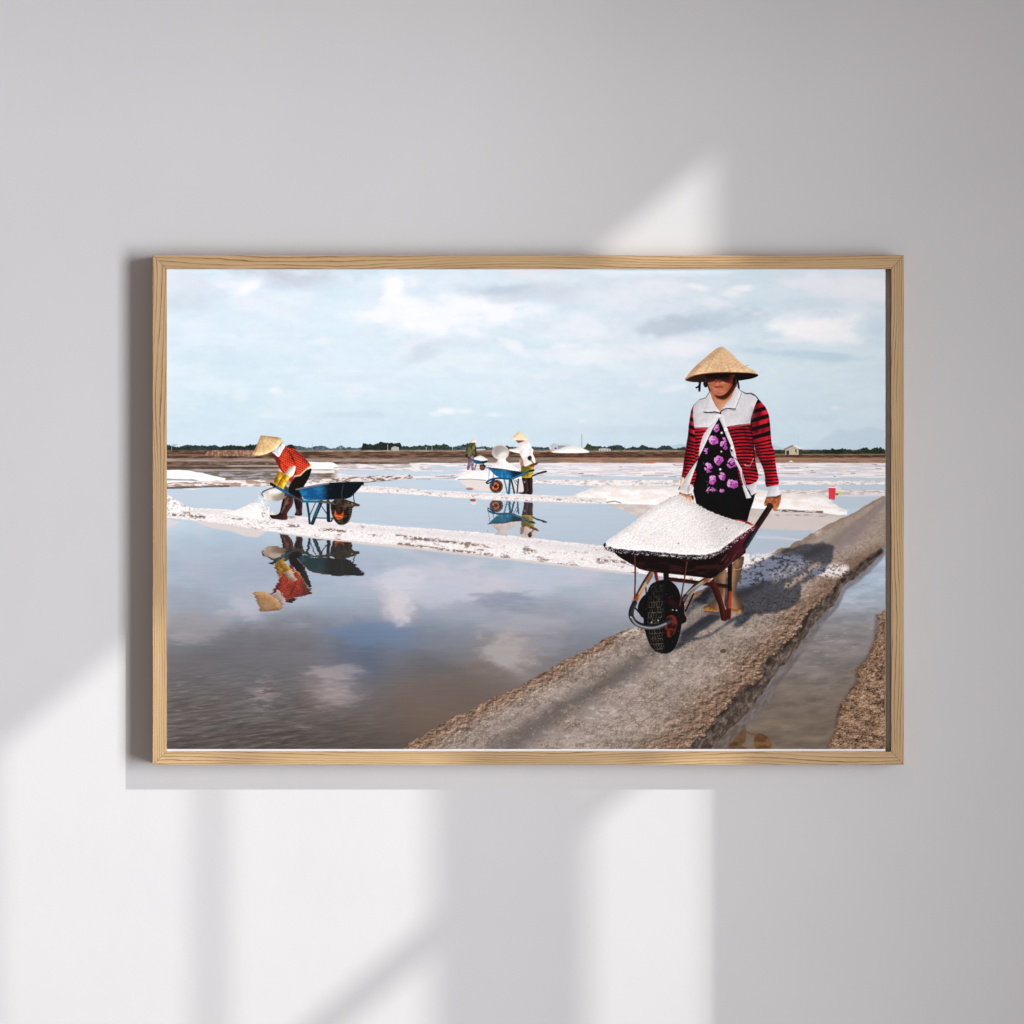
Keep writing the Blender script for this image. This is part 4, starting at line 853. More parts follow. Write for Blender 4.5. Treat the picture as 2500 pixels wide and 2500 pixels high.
    rnd(F, C([(1180, 420), (1235, 430), (1225, 500), (1215, 545), (1170, 545), (1180, 480)]), '#f8efeb', 3, .2)
    rnd(F, C([(785, 395), (800, 375), (840, 380), (860, 410), (850, 450), (820, 430)]), '#22282b', 3, .5); rnd(F, C([(1165, 540), (1195, 530), (1212, 560), (1205, 600), (1180, 612), (1155, 590), (1145, 560)]), '#22262a', 3, .5)
    put(F, S([(1200, 600), (1235, 650)], 24), '#9a7c68'); rnd(F, C([(1190, 710), (1200, 670), (1250, 650), (1322, 630), (1300, 665), (1250, 690)]), '#5f3c34', 3, .4)
    put(F, C([(965, 288), (1060, 290), (1100, 295), (1060, 315), (1010, 330), (980, 315)]), '#8c4a38')
    hx2, hy2 = T([(1022, 145)])[0]
    rnd(F, P([(1022, 138), (1040, 148), (1100, 220), (1158, 275), (1130, 292), (1060, 290), (960, 285), (880, 262), (940, 210), (1000, 150)]), straw(hx2, hy2, '#f2dcb8', '#e0c195', 14), 4, .16, (-.5, -.6))
    # its barrow
    heap = C([(560, 725), (590, 690), (650, 640), (690, 590), (720, 560), (790, 560), (810, 610), (850, 640), (920, 680), (990, 740), (1000, 775), (800, 760), (640, 730)])
    rnd(F, heap, nmix('#fdf7f3', '#f0e2dc', 8, 8, 3), 5, .12, (-.5, -.8), .03, 2)
    rnd(F, ell(*T([(715, 470)])[0], 137 * T.s, 120 * T.s, .15), nmix('#d2ccc8', '#bdb6b2', 9, 9, 2), 4, .25, (-.6, -.6))
    put(F, softm(ell(*T([(735, 470)])[0], 114 * T.s, 98 * T.s, .15), 1), grad('#8a8380', '#c4bdb9', T([(640, 380)])[0], T([(800, 560)])[0]), .9); put(F, softm(C([(668, 560), (710, 500), (770, 470), (822, 480), (830, 520), (800, 570), (770, 600), (700, 600)]), 2), '#e9e0da', .95)
    put(F, stroke(T([(600, 400), (640, 372), (700, 355), (760, 365), (790, 385)]), 1.6), '#f2ece8', .8)
    rnd(F, poly(T([(690, 580), (800, 560), (805, 620), (700, 630)])), '#fbf4f0', 3, .05)
    wc = T([(650, 1010)])[0]
    put(F, ell(*wc, 105 * T.s, 104 * T.s), nmix('#3c3630', '#5e554b', 4, 4, 3)); put(F, ell(wc[0] - .5, wc[1], 72 * T.s, 72 * T.s), '#241d19'); put(F, ell(wc[0] - 1.8, wc[1], 58 * T.s, 64 * T.s), nmix('#e0764a', '#c05c34', 5, 5, 2))
    put(F, ell(wc[0] - 1.2, wc[1] + .5, 28 * T.s, 32 * T.s), '#3f241b')
    for i in range(6): put(F, ell(wc[0] - 1.8 + 7 * math.cos(i * 1.05), wc[1] + 8 * math.sin(i * 1.05), .9, .9), '#4a281c')
    for i in range(30):
        a = i * .21; put(F, ell(wc[0] + 14.6 * math.cos(a), wc[1] + 14.4 * math.sin(a), 1, .7), '#6f655a', .6)
    for q, w, c in (([(770, 890), (800, 1000), (825, 1120)], 22, '#3b83a8'), ([(870, 880), (858, 1000), (850, 1120)], 34, '#1f5e80'), ([(885, 900), (910, 1000), (935, 1115)], 26, '#1c3a4a'), ([(1000, 900), (990, 1000), (978, 1115)], 24, '#25526b'), ([(960, 910), (990, 960)], 10, '#2b4a5a'), ([(790, 1030), (910, 1045)], 8, '#5a8aa0'), ([(920, 900), (985, 1010)], 8, '#2b4a5a')):
        put(F, S(q, w), c)
    tub = C([(510, 715), (620, 725), (760, 742), (900, 765), (1048, 785), (1050, 830), (990, 850), (880, 870), (720, 872), (640, 845), (580, 790)])
    tub = P([(510, 715), (620, 725), (760, 742), (900, 765), (1048, 785), (1050, 840), (990, 860), (880, 880), (720, 876), (650, 850), (590, 790), (550, 750)])
    def tubm(X, Y):
        x = (X - T([(510, 0)])[0][0]) / (540 * T.s); n = fbm(X / 2.5, Y / 12, 3, 3)
        c = lerp(hexc('#1a628c'), hexc('#12293a'), sm(.62, .8, x)[..., None]); return lerp(c, hexc('#4a9cc0'), (sm(.55, .75, n) * sm(.75, .6, x) * .6)[..., None])
    rnd(F, tub, tubm, 4, .3, (-.3, -.8)); put(F, S([(508, 716), (620, 726), (760, 743), (900, 766), (1045, 786)], 12), '#274a55')
    put(F, S([(500, 950), (540, 915), (640, 885), (760, 885), (880, 890), (1000, 850), (1100, 800), (1200, 762), (1240, 758)], 30, True), '#1c4f6e'); put(F, S([(880, 885), (1000, 845), (1110, 795)], 8), '#4b9cc4', .8)
    put(F, S([(492, 955), (520, 965), (560, 945), (620, 905)], 18, True), '#262c2e'); put(F, S([(1180, 772), (1240, 757)], 26), '#191c20'); put(F, S([(1215, 850), (1300, 810), (1400, 778), (1440, 776)], 22), '#1b3b50'); put(F, S([(1300, 812), (1435, 776)], 24), '#1a1f24')
    put(F, S([(540, 760), (532, 920)], 7), '#4c5a60'); put(F, S([(606, 800), (603, 900)], 10), '#1c3a4a'); put(F, S([(590, 900), (600, 990)], 34), '#1a3f66')
    R = mirror(F, 2421, .03, 1200, .8, 5); R.c = np.clip(R.c * hexc('#c9bdb4') * .92 + .05, 0, 1)
    low = sm(0, 3, YY - np.interp(XX[0], [950, 1074, 1229, 1369], [1204, 1212, 1221, 1229])[None])
    bank_top = np.interp(XX[0], [1000, 1167, 1292, 1416], [1288, 1300, 1313, 1328])[None]
    R.a = R.a * low * sm(2, -1, YY - bank_top); R.a[:, :1190 - PX0] = 0
    over(L, R, .86)
    put(L, C([(240, 1215), (325, 1212), (320, 1250), (260, 1250)]), '#8a4b38', .8); put(L, C([(245, 1262), (345, 1258), (300, 1310)]), '#e6d5cb', .7)
    over(L, F)
    # ================= the woman and her heaped barrow =================
    F = Lay(); T = V(1630, 820, 300 / 1932); U = V(1630, 1090, 300 / 1932); B = V(1460, 1290, 400 / 1932)
    P = lambda pts: poly(T(pts)); C = lambda pts: poly(cr(T(pts))); Cu = lambda pts: poly(cr(U(pts))); Pu = lambda pts: poly(U(pts)); Cb = lambda pts: poly(cr(B(pts))); Pb = lambda pts: poly(B(pts))
    def Sx(q): return lambda pts, w, sm_=False: stroke(q([p if len(p) == 2 else (p[0], p[1], p[2] * q.s) for p in pts]), w * q.s, sm_)
    S, Su, Sb = Sx(T), Sx(U), Sx(B)
    # legs and feet under the tub
    def leg(X, Y): return lerp(hexc('#604a37'), hexc('#836750'), sm(.3, .7, fbm(X / 14, Y / 30, 3, 3))[..., None])
    rnd(F, Cb([(1360, 560), (1500, 480), (1510, 600), (1500, 760), (1490, 880), (1510, 950), (1480, 985), (1400, 980), (1320, 972), (1255, 955), (1252, 925), (1320, 890), (1380, 840), (1405, 740)]), leg, 8, .45, (-.8, -.2))
    rnd(F, Cb([(1585, 420), (1716, 330), (1705, 450), (1670, 580), (1632, 700), (1640, 790), (1695, 880), (1728, 940), (1700, 985), (1640, 990), (1575, 970), (1560, 850), (1555, 640)]), leg, 8, .45, (.8, -.2))
    put(F, Sb([(1600, 480), (1650, 486), (1692, 470)], 6), '#c9a883', .8)
    for x, y, r in ((1285, 945, 28), (1330, 955, 20), (1365, 962, 18), (1395, 965, 16), (1590, 965, 20), (1620, 972, 18), (1655, 972, 26)):
        q = B([(x, y)])[0]; rnd(F, ell(q[0], q[1], r * B.s * 1.3, r * B.s), '#9c6c3a', 2, .4, (-.5, -.7))
    put(F, softm(Sb([(1260, 975), (1400, 995), (1480, 995)], 14), 1), '#3a2c24', .6)
    # black shirt and trousers
    body = poly(T([(815, 1300), (640, 1640), (490, 1920), (460, 2100), (420, 2300), (400, 2360), (405, 2450), (435, 2560), (455, 2660), (640, 2760), (860, 2880), (1100, 2930), (1255, 2910), (1300, 2740), (1350, 2600), (1385, 2460), (1200, 2400), (1190, 2300), (1130, 2090), (1060, 1900), (960, 1640), (880, 1440), (830, 1310)]))
    put(F, P([(420, 1120), (640, 950), (1080, 900), (1400, 1020), (1330, 1300), (1380, 2000), (1380, 2260), (1190, 2380), (420, 2360), (400, 2200), (470, 1980), (490, 1800), (430, 1500)]), '#0d0609')
    put(F, body, lambda X, Y: hexc('#070507') * np.ones(X.shape + (1,), np.float32) + (fbm(X / 20, Y / 30, 3, 3) * .035)[..., None])
    put(F, Pb([(1660, 350), (1740, 270), (1745, 240), (1700, 300), (1600, 380)]), '#0c0809')
    # roses
    def rose(q, cx, cy, rx, ry, ang=0, seed=0, part=1.0):
        x, y = q([(cx, cy)])[0]; rx *= q.s * 1.14; ry *= q.s * 1.14; r = np.random.RandomState(seed + 40)
        pal = ['#c566b8', '#e39fd9', '#ab479f', '#8a2c82', '#f1cdec', '#cf78c5']
        # outer petals set round the heart with dark gaps, pale rims, deep folds
        for i in range(6):
            a = ang + i * 1.047 + r.uniform(-.35, .35); k = r.uniform(.36, .72)
            px_, py_ = x + rx * k * math.cos(a), y + ry * k * math.sin(a)
            w1, h1 = rx * r.uniform(.34, .62), ry * r.uniform(.16, .40)
            tip = []
            for j in range(7):
                t = j / 7 * 6.283; kk = 1 + r.uniform(-.34, .30)
                u, v = w1 * kk * math.cos(t), h1 * kk * math.sin(t); c_, s_ = math.cos(a + 1.57), math.sin(a + 1.57)
                tip.append((px_ + u * c_ - v * s_, py_ + u * s_ + v * c_))
            m = poly(cr(tip, 3)); lit = -math.cos(a) * .5 - math.sin(a) * .5
            put(F, m, pal[1] if lit > .2 else (pal[0] if lit > -.35 else pal[2]))
            put(F, inter(softm(ell(px_ - rx * .1 * math.cos(a), py_ - ry * .1 * math.sin(a), w1 * .6, h1 * .45, a), 1), m), pal[3], .55)
            put(F, inter(stroke([tip[0], tip[1], tip[2]], 1.0), m), pal[4], .6)
        m = ell(x, y, rx * .27, ry * .30, ang); put(F, m, pal[5]); put(F, inter(ell(x + rx * .1, y + ry * .08, rx * .22, ry * .22), m), pal[3], .8)
        put(F, stroke([(x - rx * .3, y - ry * .1), (x - rx * .1, y - ry * .32), (x + rx * .22, y - ry * .25)], 1.3), pal[4], .8)
    for i, (q, cx, cy, rx, ry) in enumerate(((T, 775, 1450, 54, 60), (T, 725, 1650, 95, 78), (T, 890, 1690, 62, 95), (T, 605, 1815, 26, 50), (U, 790, 215, 78, 70), (U, 1010, 260, 88, 70), (U, 642, 340, 66, 88), (U, 712, 530, 72, 72), (U, 860, 480, 58, 72), (U, 1030, 590, 85, 68), (U, 690, 680, 88, 22), (U, 858, 700, 44, 28))):
        rose(q, cx, cy, rx, ry, i * .7, i)
    for q, pts in ((T, [(775, 1390), (810, 1370), (795, 1410)]), (U, [(560, 240), (570, 280)]), (U, [(600, 545), (625, 555)]), (U, [(620, 610), (640, 590)]), (U, [(1110, 640), (1100, 600)]), (U, [(830, 430), (835, 445)])):
        put(F, stroke(q(pts), 1.6), '#6f8a6a', .7)
    # knit stripes
    def knit(per, ph, slope=0.0, curve=0.0, cx=0.0, red='#c2203a', dark='#12050a', duty=.52, wob=1.2, big=None):
        def f(X, Y):
            x = (X - 1630) / .1553; y = (Y - 820) / .1553
            yy = y + (slope if big is None else slope * (1 - .8 * sm(1500, 1900, y))) * (x - cx) + curve * ((x - cx) / 100.0) ** 2 + (fbm(X / 12, Y / 12, 3, 2) - .5) * wob * 9
            p = np.full(X.shape, float(per), np.float32); v = yy / per
            if big is not None:
                yb, pb = big; v = np.where(yy < yb, (yy - yb) / pb + yb / per, yy / per)
            fr = v + ph - np.floor(v + ph)
            s = sm(duty + .10, duty - .06, np.abs(fr - .5) * 2)
            n = fbm(X / 16, Y / 16, 4, 5)
            c = lerp(hexc(dark), hexc(red), s[..., None])
            return c * (0.70 + .62 * n)[..., None]
        return f
    lsl = C([(400, 1110), (365, 1200), (335, 1400), (320, 1560), (290, 1750), (262, 1930), (240, 2100), (222, 2215), (270, 2230), (350, 2100), (430, 1990), (490, 1915), (500, 1700), (440, 1500), (415, 1330), (405, 1200)])
    rnd(F, lsl, knit(52, .2, -.45, 0, 350, '#a3192e', big=(1640, 125)), 8, .45, (-.9, -.1))
    lp = P([(425, 1445), (635, 1442), (575, 1560), (535, 1680), (500, 1920), (450, 1985), (430, 1900), (440, 1700), (430, 1560)])
    rnd(F, lp, knit(54, .1, .12, 0, 500, '#c02236'), 6, .35, (-.8, -.3))
    put(F, P([(350, 2330), (400, 2180), (430, 2080), (455, 2170), (430, 2280), (405, 2350)]), knit(50, .1, .1), 1)
    rp_ = poly(cr(T([(960, 1425), (1130, 1400), (1300, 1385), (1335, 1500), (1355, 1700), (1372, 1900), (1395, 2050), (1425, 2160), (1425, 2240), (1395, 2290), (1320, 2330), (1240, 2350), (1190, 2270), (1145, 2120), (1090, 1980), (1045, 1830), (1005, 1650)])))
    rnd(F, rp_, knit(53, .35, .05, -5.0, 1150, '#ad192d'), 9, .30, (-.2, -.6))
    put(F, P([(1095, 2070), (1140, 2120), (1185, 2290), (1180, 2390), (1130, 2260)]), knit(50, .1, .1), .9)
    put(F, inter(softm(S([(1345, 1560), (1375, 1900), (1400, 2120)], 30, True), 2), (0, 0, PW, PH, F.a)), '#16040a', .85)
    put(F, inter(softm(S([(1330, 1250), (1300, 1400), (1335, 1540)], 34, True), 2), (0, 0, PW, PH, F.a)), '#1a0710', .8)
    rsl = poly(cr(T([(1425, 1000), (1500, 1070), (1550, 1140), (1590, 1240), (1612, 1380), (1622, 1520), (1640, 1700), (1690, 1860), (1692, 1950), (1720, 2150), (1742, 2340), (1560, 2372), (1530, 2200), (1500, 2080), (1440, 1940), (1395, 1850), (1360, 1700), (1332, 1500), (1325, 1350), (1340, 1200), (1380, 1090)])))
    rnd(F, rsl, knit(50.5, .0, .30, 0, 1480, '#aa182d', big=(1650, 137)), 9, .5, (-.6, -.3))
    pass
    # folds in the knit
    for q, w_, o_ in (([(1480, 1120), (1420, 1300), (1400, 1500)], 50, .45), ([(1590, 1300), (1600, 1500), (1620, 1700)], 36, .4), ([(1360, 1500), (1500, 1480), (1560, 1400)], 24, .4), ([(1400, 1900), (1500, 2000), (1640, 1960)], 30, .4),
                     ([(1060, 1700), (1180, 1780), (1330, 1760)], 30, .35), ([(1100, 1950), (1230, 1990), (1350, 2100)], 30, .35), ([(1200, 1450), (1240, 1600), (1330, 1700)], 40, .35), ([(380, 1300), (350, 1500), (330, 1650)], 26, .45), ([(300, 1900), (380, 1960), (420, 2100)], 26, .4), ([(1560, 2100), (1680, 2130)], 24, .35)):
        put(F, inter(softm(S(q, w_, True), 2), (0, 0, PW, PH, F.a)), '#1c060c', o_)
    # pocket
    put(F, Su([(1200, 275), (1235, 295), (1290, 312), (1350, 180)], 7), '#f0c9cf', .9); put(F, Su([(1205, 290), (1240, 305), (1285, 290)], 9), '#e9b9c0', .7); put(F, Su([(1330, 175), (1290, 290)], 5), '#3a0a14', .8)
    # neck and face
    put(F, C([(600, 600), (1080, 600), (1085, 780), (1060, 900), (900, 1050), (760, 1020), (660, 880), (620, 740)]), '#3a1a12')
    rnd(F, C([(670, 860), (720, 915), (850, 990), (960, 940), (1040, 830), (1080, 770), (1085, 850), (990, 985), (905, 1085), (825, 1200), (770, 1110), (695, 985)]), grad('#b77c5a', '#d09a78', T([(0, 950)])[0], T([(0, 1150)])[0]), 5, .15, (-.6, 0))
    put(F, softm(C([(700, 890), (740, 930), (850, 960), (940, 920), (1010, 820), (1075, 740), (1085, 800), (1040, 860), (960, 960), (900, 1000), (850, 1002), (770, 975)]), 1), '#4a1f12', .8)
    face = C([(605, 640), (610, 560), (1060, 560), (1055, 680), (1015, 780), (965, 855), (905, 912), (850, 938), (780, 938), (720, 915), (680, 870), (648, 800), (625, 730)])
    def facec(X, Y):
        x = (X - 1630) / .1553; y = (Y - 820) / .1553
        edge = 735 - 25 * np.cos((x - 800) / 120) + (x > 900) * 10
        lit = sm(-14, 14, y - edge)[..., None]
        up = lerp(hexc('#080203'), hexc('#5a281b'), sm(610, 745, y)[..., None]); lo = lerp(hexc('#ad6a4e'), hexc('#c58668'), sm(.25, .75, fbm(X / 7, Y / 5, 3, 3))[..., None])
        c = lerp(up, lo, lit); c = lerp(c, hexc('#6e2f1c'), (sm(880, 1010, x - (y - 850) * -.2) * .85)[..., None]); return c
    rnd(F, face, facec, 6, .25, (-.7, .2))
    put(F, softm(C([(742, 700), (765, 680), (800, 690), (845, 690), (850, 715), (800, 728), (750, 720)]), 1), '#8b4632', .75); put(F, S([(752, 718), (770, 726)], 9), '#2b0c08'); put(F, S([(812, 724), (836, 718)], 9), '#2b0c08')
    put(F, softm(S([(745, 690), (742, 715)], 8), 1), '#a65a44', .6)
    put(F, C([(735, 805), (780, 782), (805, 788), (835, 782), (878, 800), (840, 815), (800, 812), (770, 814)]), '#a04a3c'); put(F, C([(745, 815), (800, 812), (865, 808), (840, 838), (800, 845), (765, 838)]), '#bd6e5a'); put(F, S([(740, 808), (800, 806), (872, 802)], 7), '#5c1d18')
    put(F, softm(S([(760, 865), (840, 862)], 10), 1), '#9c5138', .5); put(F, softm(C([(690, 870), (760, 915), (850, 925), (930, 880), (900, 915), (840, 940), (770, 938)]), 1), '#b5654a', .5)
    # hat underside, straps, hat
    put(F, C([(280, 690), (380, 640), (500, 603), (700, 578), (900, 568), (1100, 572), (1300, 580), (1400, 596), (1425, 615), (1412, 636), (1330, 668), (1200, 692), (1110, 700), (1060, 650), (1040, 610), (850, 600), (620, 610), (600, 640), (570, 720), (450, 728), (340, 715)]), lambda X, Y: lerp(hexc('#0b0605'), hexc('#4a2a1c'), (sm(1800, 1690, X) * .6 + sm(.5, .8, fbm(X / 3, Y / 2, 3, 2)) * .3)[..., None]))
    put(F, C([(570, 700), (600, 690), (628, 720), (632, 780), (605, 810), (575, 795), (560, 750)]), nmix('#15151d', '#4a4c5e', 3, 4, 3, .5, .75)); put(F, S([(505, 725), (492, 790), (450, 810)], 26), '#0a0a0e'); put(F, S([(508, 725), (500, 800), (497, 858)], 34), '#0c0c10')
    put(F, C([(1035, 650), (1070, 650), (1076, 740), (1050, 770), (1022, 790), (1020, 740)]), '#140b0d'); put(F, S([(1100, 695), (1112, 770), (1118, 830)], 27), '#0a0a0e'); put(F, S([(1072, 655), (1076, 745)], 5), '#9a8f8c', .7)
    hx3, hy3 = T([(845, 165)])[0]
    top = poly(cr(T([(845, 170), (885, 178), (945, 225), (1010, 282), (1120, 388), (1240, 482), (1330, 530), (1390, 575), (1425, 610), (1395, 597), (1300, 583), (1100, 574), (900, 570), (700, 580), (500, 604), (370, 640), (285, 690), (275, 668), (300, 640), (400, 515), (500, 420), (600, 335), (700, 250), (790, 188)])))
    rnd(F, top, straw(hx3, hy3, '#e3bd98', '#c59d78', 16, 2.6), 9, .16, (-.7, -.6))
    def weave(X, Y): return sm(.52, .72, fbm(X / 14, Y / 2.4, 3, 3)) * sm(840, 905, Y)
    put(F, mul(top, weave), '#b98a63', .35)
    put(F, mul(S([(278, 676), (370, 632), (500, 600), (700, 577), (900, 568), (1100, 572), (1300, 580), (1420, 608)], 13, True), 1), '#8a5338', .7); put(F, S([(830, 572), (850, 574)], 16), '#7a2418', .8)
    for x, y in ((700, 370), (688, 484), (640, 430)): put(F, ell(*T([(x, y)])[0], .9, .9), '#5d4030', .8)
    put(F, S([(1215, 470), (1270, 455)], 6), '#7a5a3c', .9)
    # grey yoke, collar, button bands, hems, cuffs
    knitg = nmix('#d8d5d8', '#d0cdd1', 2.2, 3, 3)
    put(F, S([(660, 875), (600, 968), (500, 1000), (405, 1095)], 10), '#0d080c'); put(F, S([(1090, 830), (1150, 862), (1230, 902), (1310, 900), (1380, 940), (1430, 1005)], 14, True), '#0d070b'); put(F, S([(1290, 900), (1360, 935)], 12), '#a3204a')
    put(F, S([(410, 1100), (398, 1180)], 14), '#0d070b')
    rnd(F, P([(665, 880), (600, 975), (490, 1008), (412, 1095), (400, 1160), (400, 1250), (410, 1350), (425, 1450), (530, 1438), (635, 1447), (720, 1380), (810, 1290), (828, 1210), (760, 1110), (700, 990)]), knitg, 8, .16, (-.5, -.4), .05, 3)
    rnd(F, P([(1080, 790), (1150, 862), (1230, 915), (1300, 930), (1415, 995), (1375, 1095), (1340, 1200), (1310, 1300), (1300, 1380), (1120, 1395), (960, 1425), (880, 1440), (822, 1320), (845, 1235), (830, 1205), (900, 1090), (990, 985)]), knitg, 8, .16, (-.3, -.3), .05, 3)
    put(F, softm(S([(1330, 1150), (1300, 1300), (1230, 1370)], 60, True), 4), '#8f8b96', .5); put(F, softm(S([(415, 1300), (440, 1400)], 40), 3), '#a5a2aa', .5)
    for q in ([(470, 1250), (540, 1200)], [(500, 1360), (600, 1300)], [(1000, 1250), (1150, 1230)], [(1150, 1350), (1250, 1260)]): put(F, softm(S(q, 34), 3), '#b5b2ba', .45)
    put(F, softm(P([(590, 1215), (740, 1225), (820, 1225), (800, 1200), (600, 1195)]), 1), '#8d8b98', .8); put(F, softm(P([(850, 1200), (900, 1170), (1060, 1150), (1078, 1180), (960, 1165), (880, 1190)]), 1), '#8d8b9a', .8)
    rnd(F, P([(665, 880), (690, 985), (760, 1100), (828, 1195), (740, 1188), (570, 1193), (600, 1100), (640, 980)]), nmix('#dddbdd', '#d3d0d4', 2.5, 2.5, 2), 4, .15, (-.5, -.4))
    rnd(F, P([(1075, 800), (1110, 850), (1165, 882), (1110, 1030), (1062, 1145), (940, 1132), (858, 1152), (920, 1060), (1000, 970)]), nmix('#dddbdd', '#d3d0d4', 2.5, 2.5, 2), 4, .15, (-.5, -.4))
    put(F, S([(567, 1196), (650, 1202), (740, 1190), (800, 1205), (830, 1218)], 14), '#08060a'); put(F, S([(1062, 1146), (940, 1136), (885, 1150), (840, 1180), (828, 1215)], 14), '#08060a'); put(F, S([(1165, 885), (1105, 1035), (1064, 1140)], 7), '#55525e', .8)
    put(F, S([(828, 1212), (848, 1245), (820, 1310)], 12), '#08060a')
    for a, b in (((425, 1450), (635, 1445)), ((960, 1430), (1300, 1385))):
        put(F, S([a, b], 26), '#8c1626'); n = 12
        put(F, S([(a[0] + (b[0] - a[0]) * i / n, a[1] + (b[1] - a[1]) * i / n + (5 if i % 2 else -5)) for i in range(n + 1)], 6), '#e8b0b4', .9)
    lb = P([(812, 1290), (700, 1480), (620, 1650), (550, 1800), (490, 1910), (500, 1760), (530, 1650), (560, 1560), (640, 1440), (740, 1350)])
    rnd(F, lb, '#d9d5d7', 4, .15, (-.6, 0), .05, 3); put(F, S([(815, 1295), (700, 1480), (550, 1800), (488, 1915)], 9), '#0a070a')
    fl = Pu([(485, 180), (450, 300), (400, 440), (340, 590), (400, 620), (415, 660), (380, 740), (300, 755), (250, 742), (170, 668), (250, 520), (340, 370), (440, 240)])
    rnd(F, fl, '#cfcaca', 5, .25, (-.4, -.6), .08, 4); put(F, Su([(490, 175), (340, 370), (250, 520), (170, 672)], 9), '#120a0e'); put(F, Su([(248, 740), (300, 756), (380, 742)], 9), '#120a0e'); put(F, softm(Su([(330, 620), (320, 720)], 24), 1), '#8b868c', .7)
    rb = T([(838, 1262), (880, 1400), (925, 1520), (975, 1640), (1010, 1760), (1035, 1860)])
    rnd(F, stroke(rb, 72 * T.s), '#dad6d8', 4, .15, (-.6, 0), .05, 3)
    put(F, P([(815, 1310), (870, 1430), (930, 1590), (1000, 1740), (1060, 1900), (1050, 1915), (985, 1780), (915, 1620), (850, 1460), (812, 1340)]), '#08060a')
    rnd(F, stroke(T([(1030, 1830), (1085, 1990), (1150, 2110), (1175, 2230), (1215, 2360)]), 44 * T.s), '#d3cfd2', 3, .2)
    rnd(F, Pu([(1175, 620), (1200, 590), (1260, 690), (1320, 805), (1240, 820), (1200, 700)]), '#d6d2d4', 3, .15); put(F, Su([(1060, 180), (1130, 260), (1170, 360), (1185, 500), (1240, 640), (1290, 700), (1318, 800)], 8, True), '#0a070a')
    rnd(F, Pu([(1250, 630), (1320, 600), (1400, 550), (1392, 700), (1385, 735), (1320, 775), (1290, 700)]), '#cfcbce', 4, .25, (-.5, -.3)); put(F, Su([(1310, 775), (1388, 737)], 9), '#0a070a')
    for x, y, r in ((820, 1255, 24), (915, 1470, 32), (848, 1520, 17), (1012, 1755, 28), (842, 1815, 13), (825, 2094, 17)):
        q = T([(x, y)])[0]; put(F, ell(q[0] + .6, q[1] + .8, r * T.s, r * T.s), '#6a666c', .6); put(F, ell(q[0], q[1], r * T.s, r * T.s), '#fafafa'); 
        if r > 20: put(F, ell(q[0], q[1], 1.2, 1.2), '#cfcdd2')
    cuff = Pu([(1572, 632), (1742, 606), (1755, 700), (1785, 757), (1700, 788), (1555, 795), (1578, 700)])
    rnd(F, cuff, knitg, 6, .25, (-.6, -.2), .05, 3); put(F, Su([(1553, 793), (1700, 787), (1785, 757)], 10), '#0a070a')
    # hands
    hand = Cu([(1560, 797), (1700, 790), (1778, 770), (1782, 850), (1755, 930), (1720, 990), (1690, 1010), (1655, 990), (1650, 950), (1620, 905), (1570, 930), (1530, 935), (1520, 890), (1538, 840)])
    rnd(F, hand, nmix('#bd7850', '#95573a', 9, 9, 3), 6, .4, (-.6, -.6))
    for q in ([(1580, 850), (1600, 890)], [(1640, 850), (1655, 900)], [(1690, 850), (1705, 940)], [(1740, 840), (1735, 920)]): put(F, softm(Su(q, 9), 1), '#6f3820', .6)
    for x, y in ((1575, 835), (1640, 825), (1705, 835)): put(F, softm(ell(*U([(x, y)])[0], 3, 2), 1), '#e8a678', .6)
    rnd(F, Cu([(215, 485), (265, 500), (230, 600), (205, 650), (200, 560)]), '#e4c2a6', 3, .2)
    rnd(F, Cu([(185, 715), (250, 745), (330, 760), (395, 790), (418, 860), (400, 885), (340, 860), (270, 830), (195, 800)]), nmix('#dba782', '#b87850', 7, 7, 2), 5, .4, (-.5, -.7))
    put(F, Cu([(370, 770), (405, 775), (412, 820), (395, 840)]), '#2a1a14', .8); put(F, Su([(290, 820), (305, 825)], 10), '#8a3a2a', .7)
    # ---- barrow: frame behind the wheel
    put(F, Pb([(770, 520), (835, 520), (838, 620), (775, 620)]), '#140b09'); rnd(F, Pb([(655, 510), (700, 515), (722, 640), (690, 660)]), '#72222a', 3, .4)
    rnd(F, Sb([(840, 597), (1000, 615), (1180, 640), (1540, 685)], 46), '#34120f', 3, .5, (0, -1)); put(F, Sb([(560, 680), (575, 840)], 16), '#120c0c'); put(F, Cb([(490, 860), (560, 780), (590, 820), (560, 1000), (520, 1050), (470, 960)]), '#0f0c0c')
    put(F, Sb([(1125, 770), (1030, 975)], 18), '#1c100e'); put(F, Sb([(440, 940), (540, 1050)], 18), '#17110f')
    rnd(F, Sb([(1555, 400), (1552, 760)], 50), '#180c0b', 3, .3); rnd(F, Sb([(1552, 760), (1545, 1050)], 50), '#7c3322', 3, .5, (-1, 0)); put(F, Pb([(1530, 880), (1555, 770), (1560, 1000), (1540, 1040)]), '#a3452b', .6)
    rnd(F, Pb([(1310, 640), (1360, 590), (1440, 740), (1515, 1000), (1520, 1060), (1500, 1098), (1455, 1085), (1420, 900)]), '#401813', 4, .5, (-.9, 0)); put(F, Pb([(1500, 960), (1570, 940), (1565, 1060), (1500, 1098)]), '#30120e', .8)
    # tyre
    ty = poly(cr(B([(620, 670), (690, 625), (780, 606), (860, 625), (930, 690), (972, 790), (990, 950), (988, 1120), (955, 1290), (905, 1410), (840, 1468), (750, 1475), (650, 1430), (590, 1320), (552, 1190), (538, 1040), (552, 880), (580, 760)])))
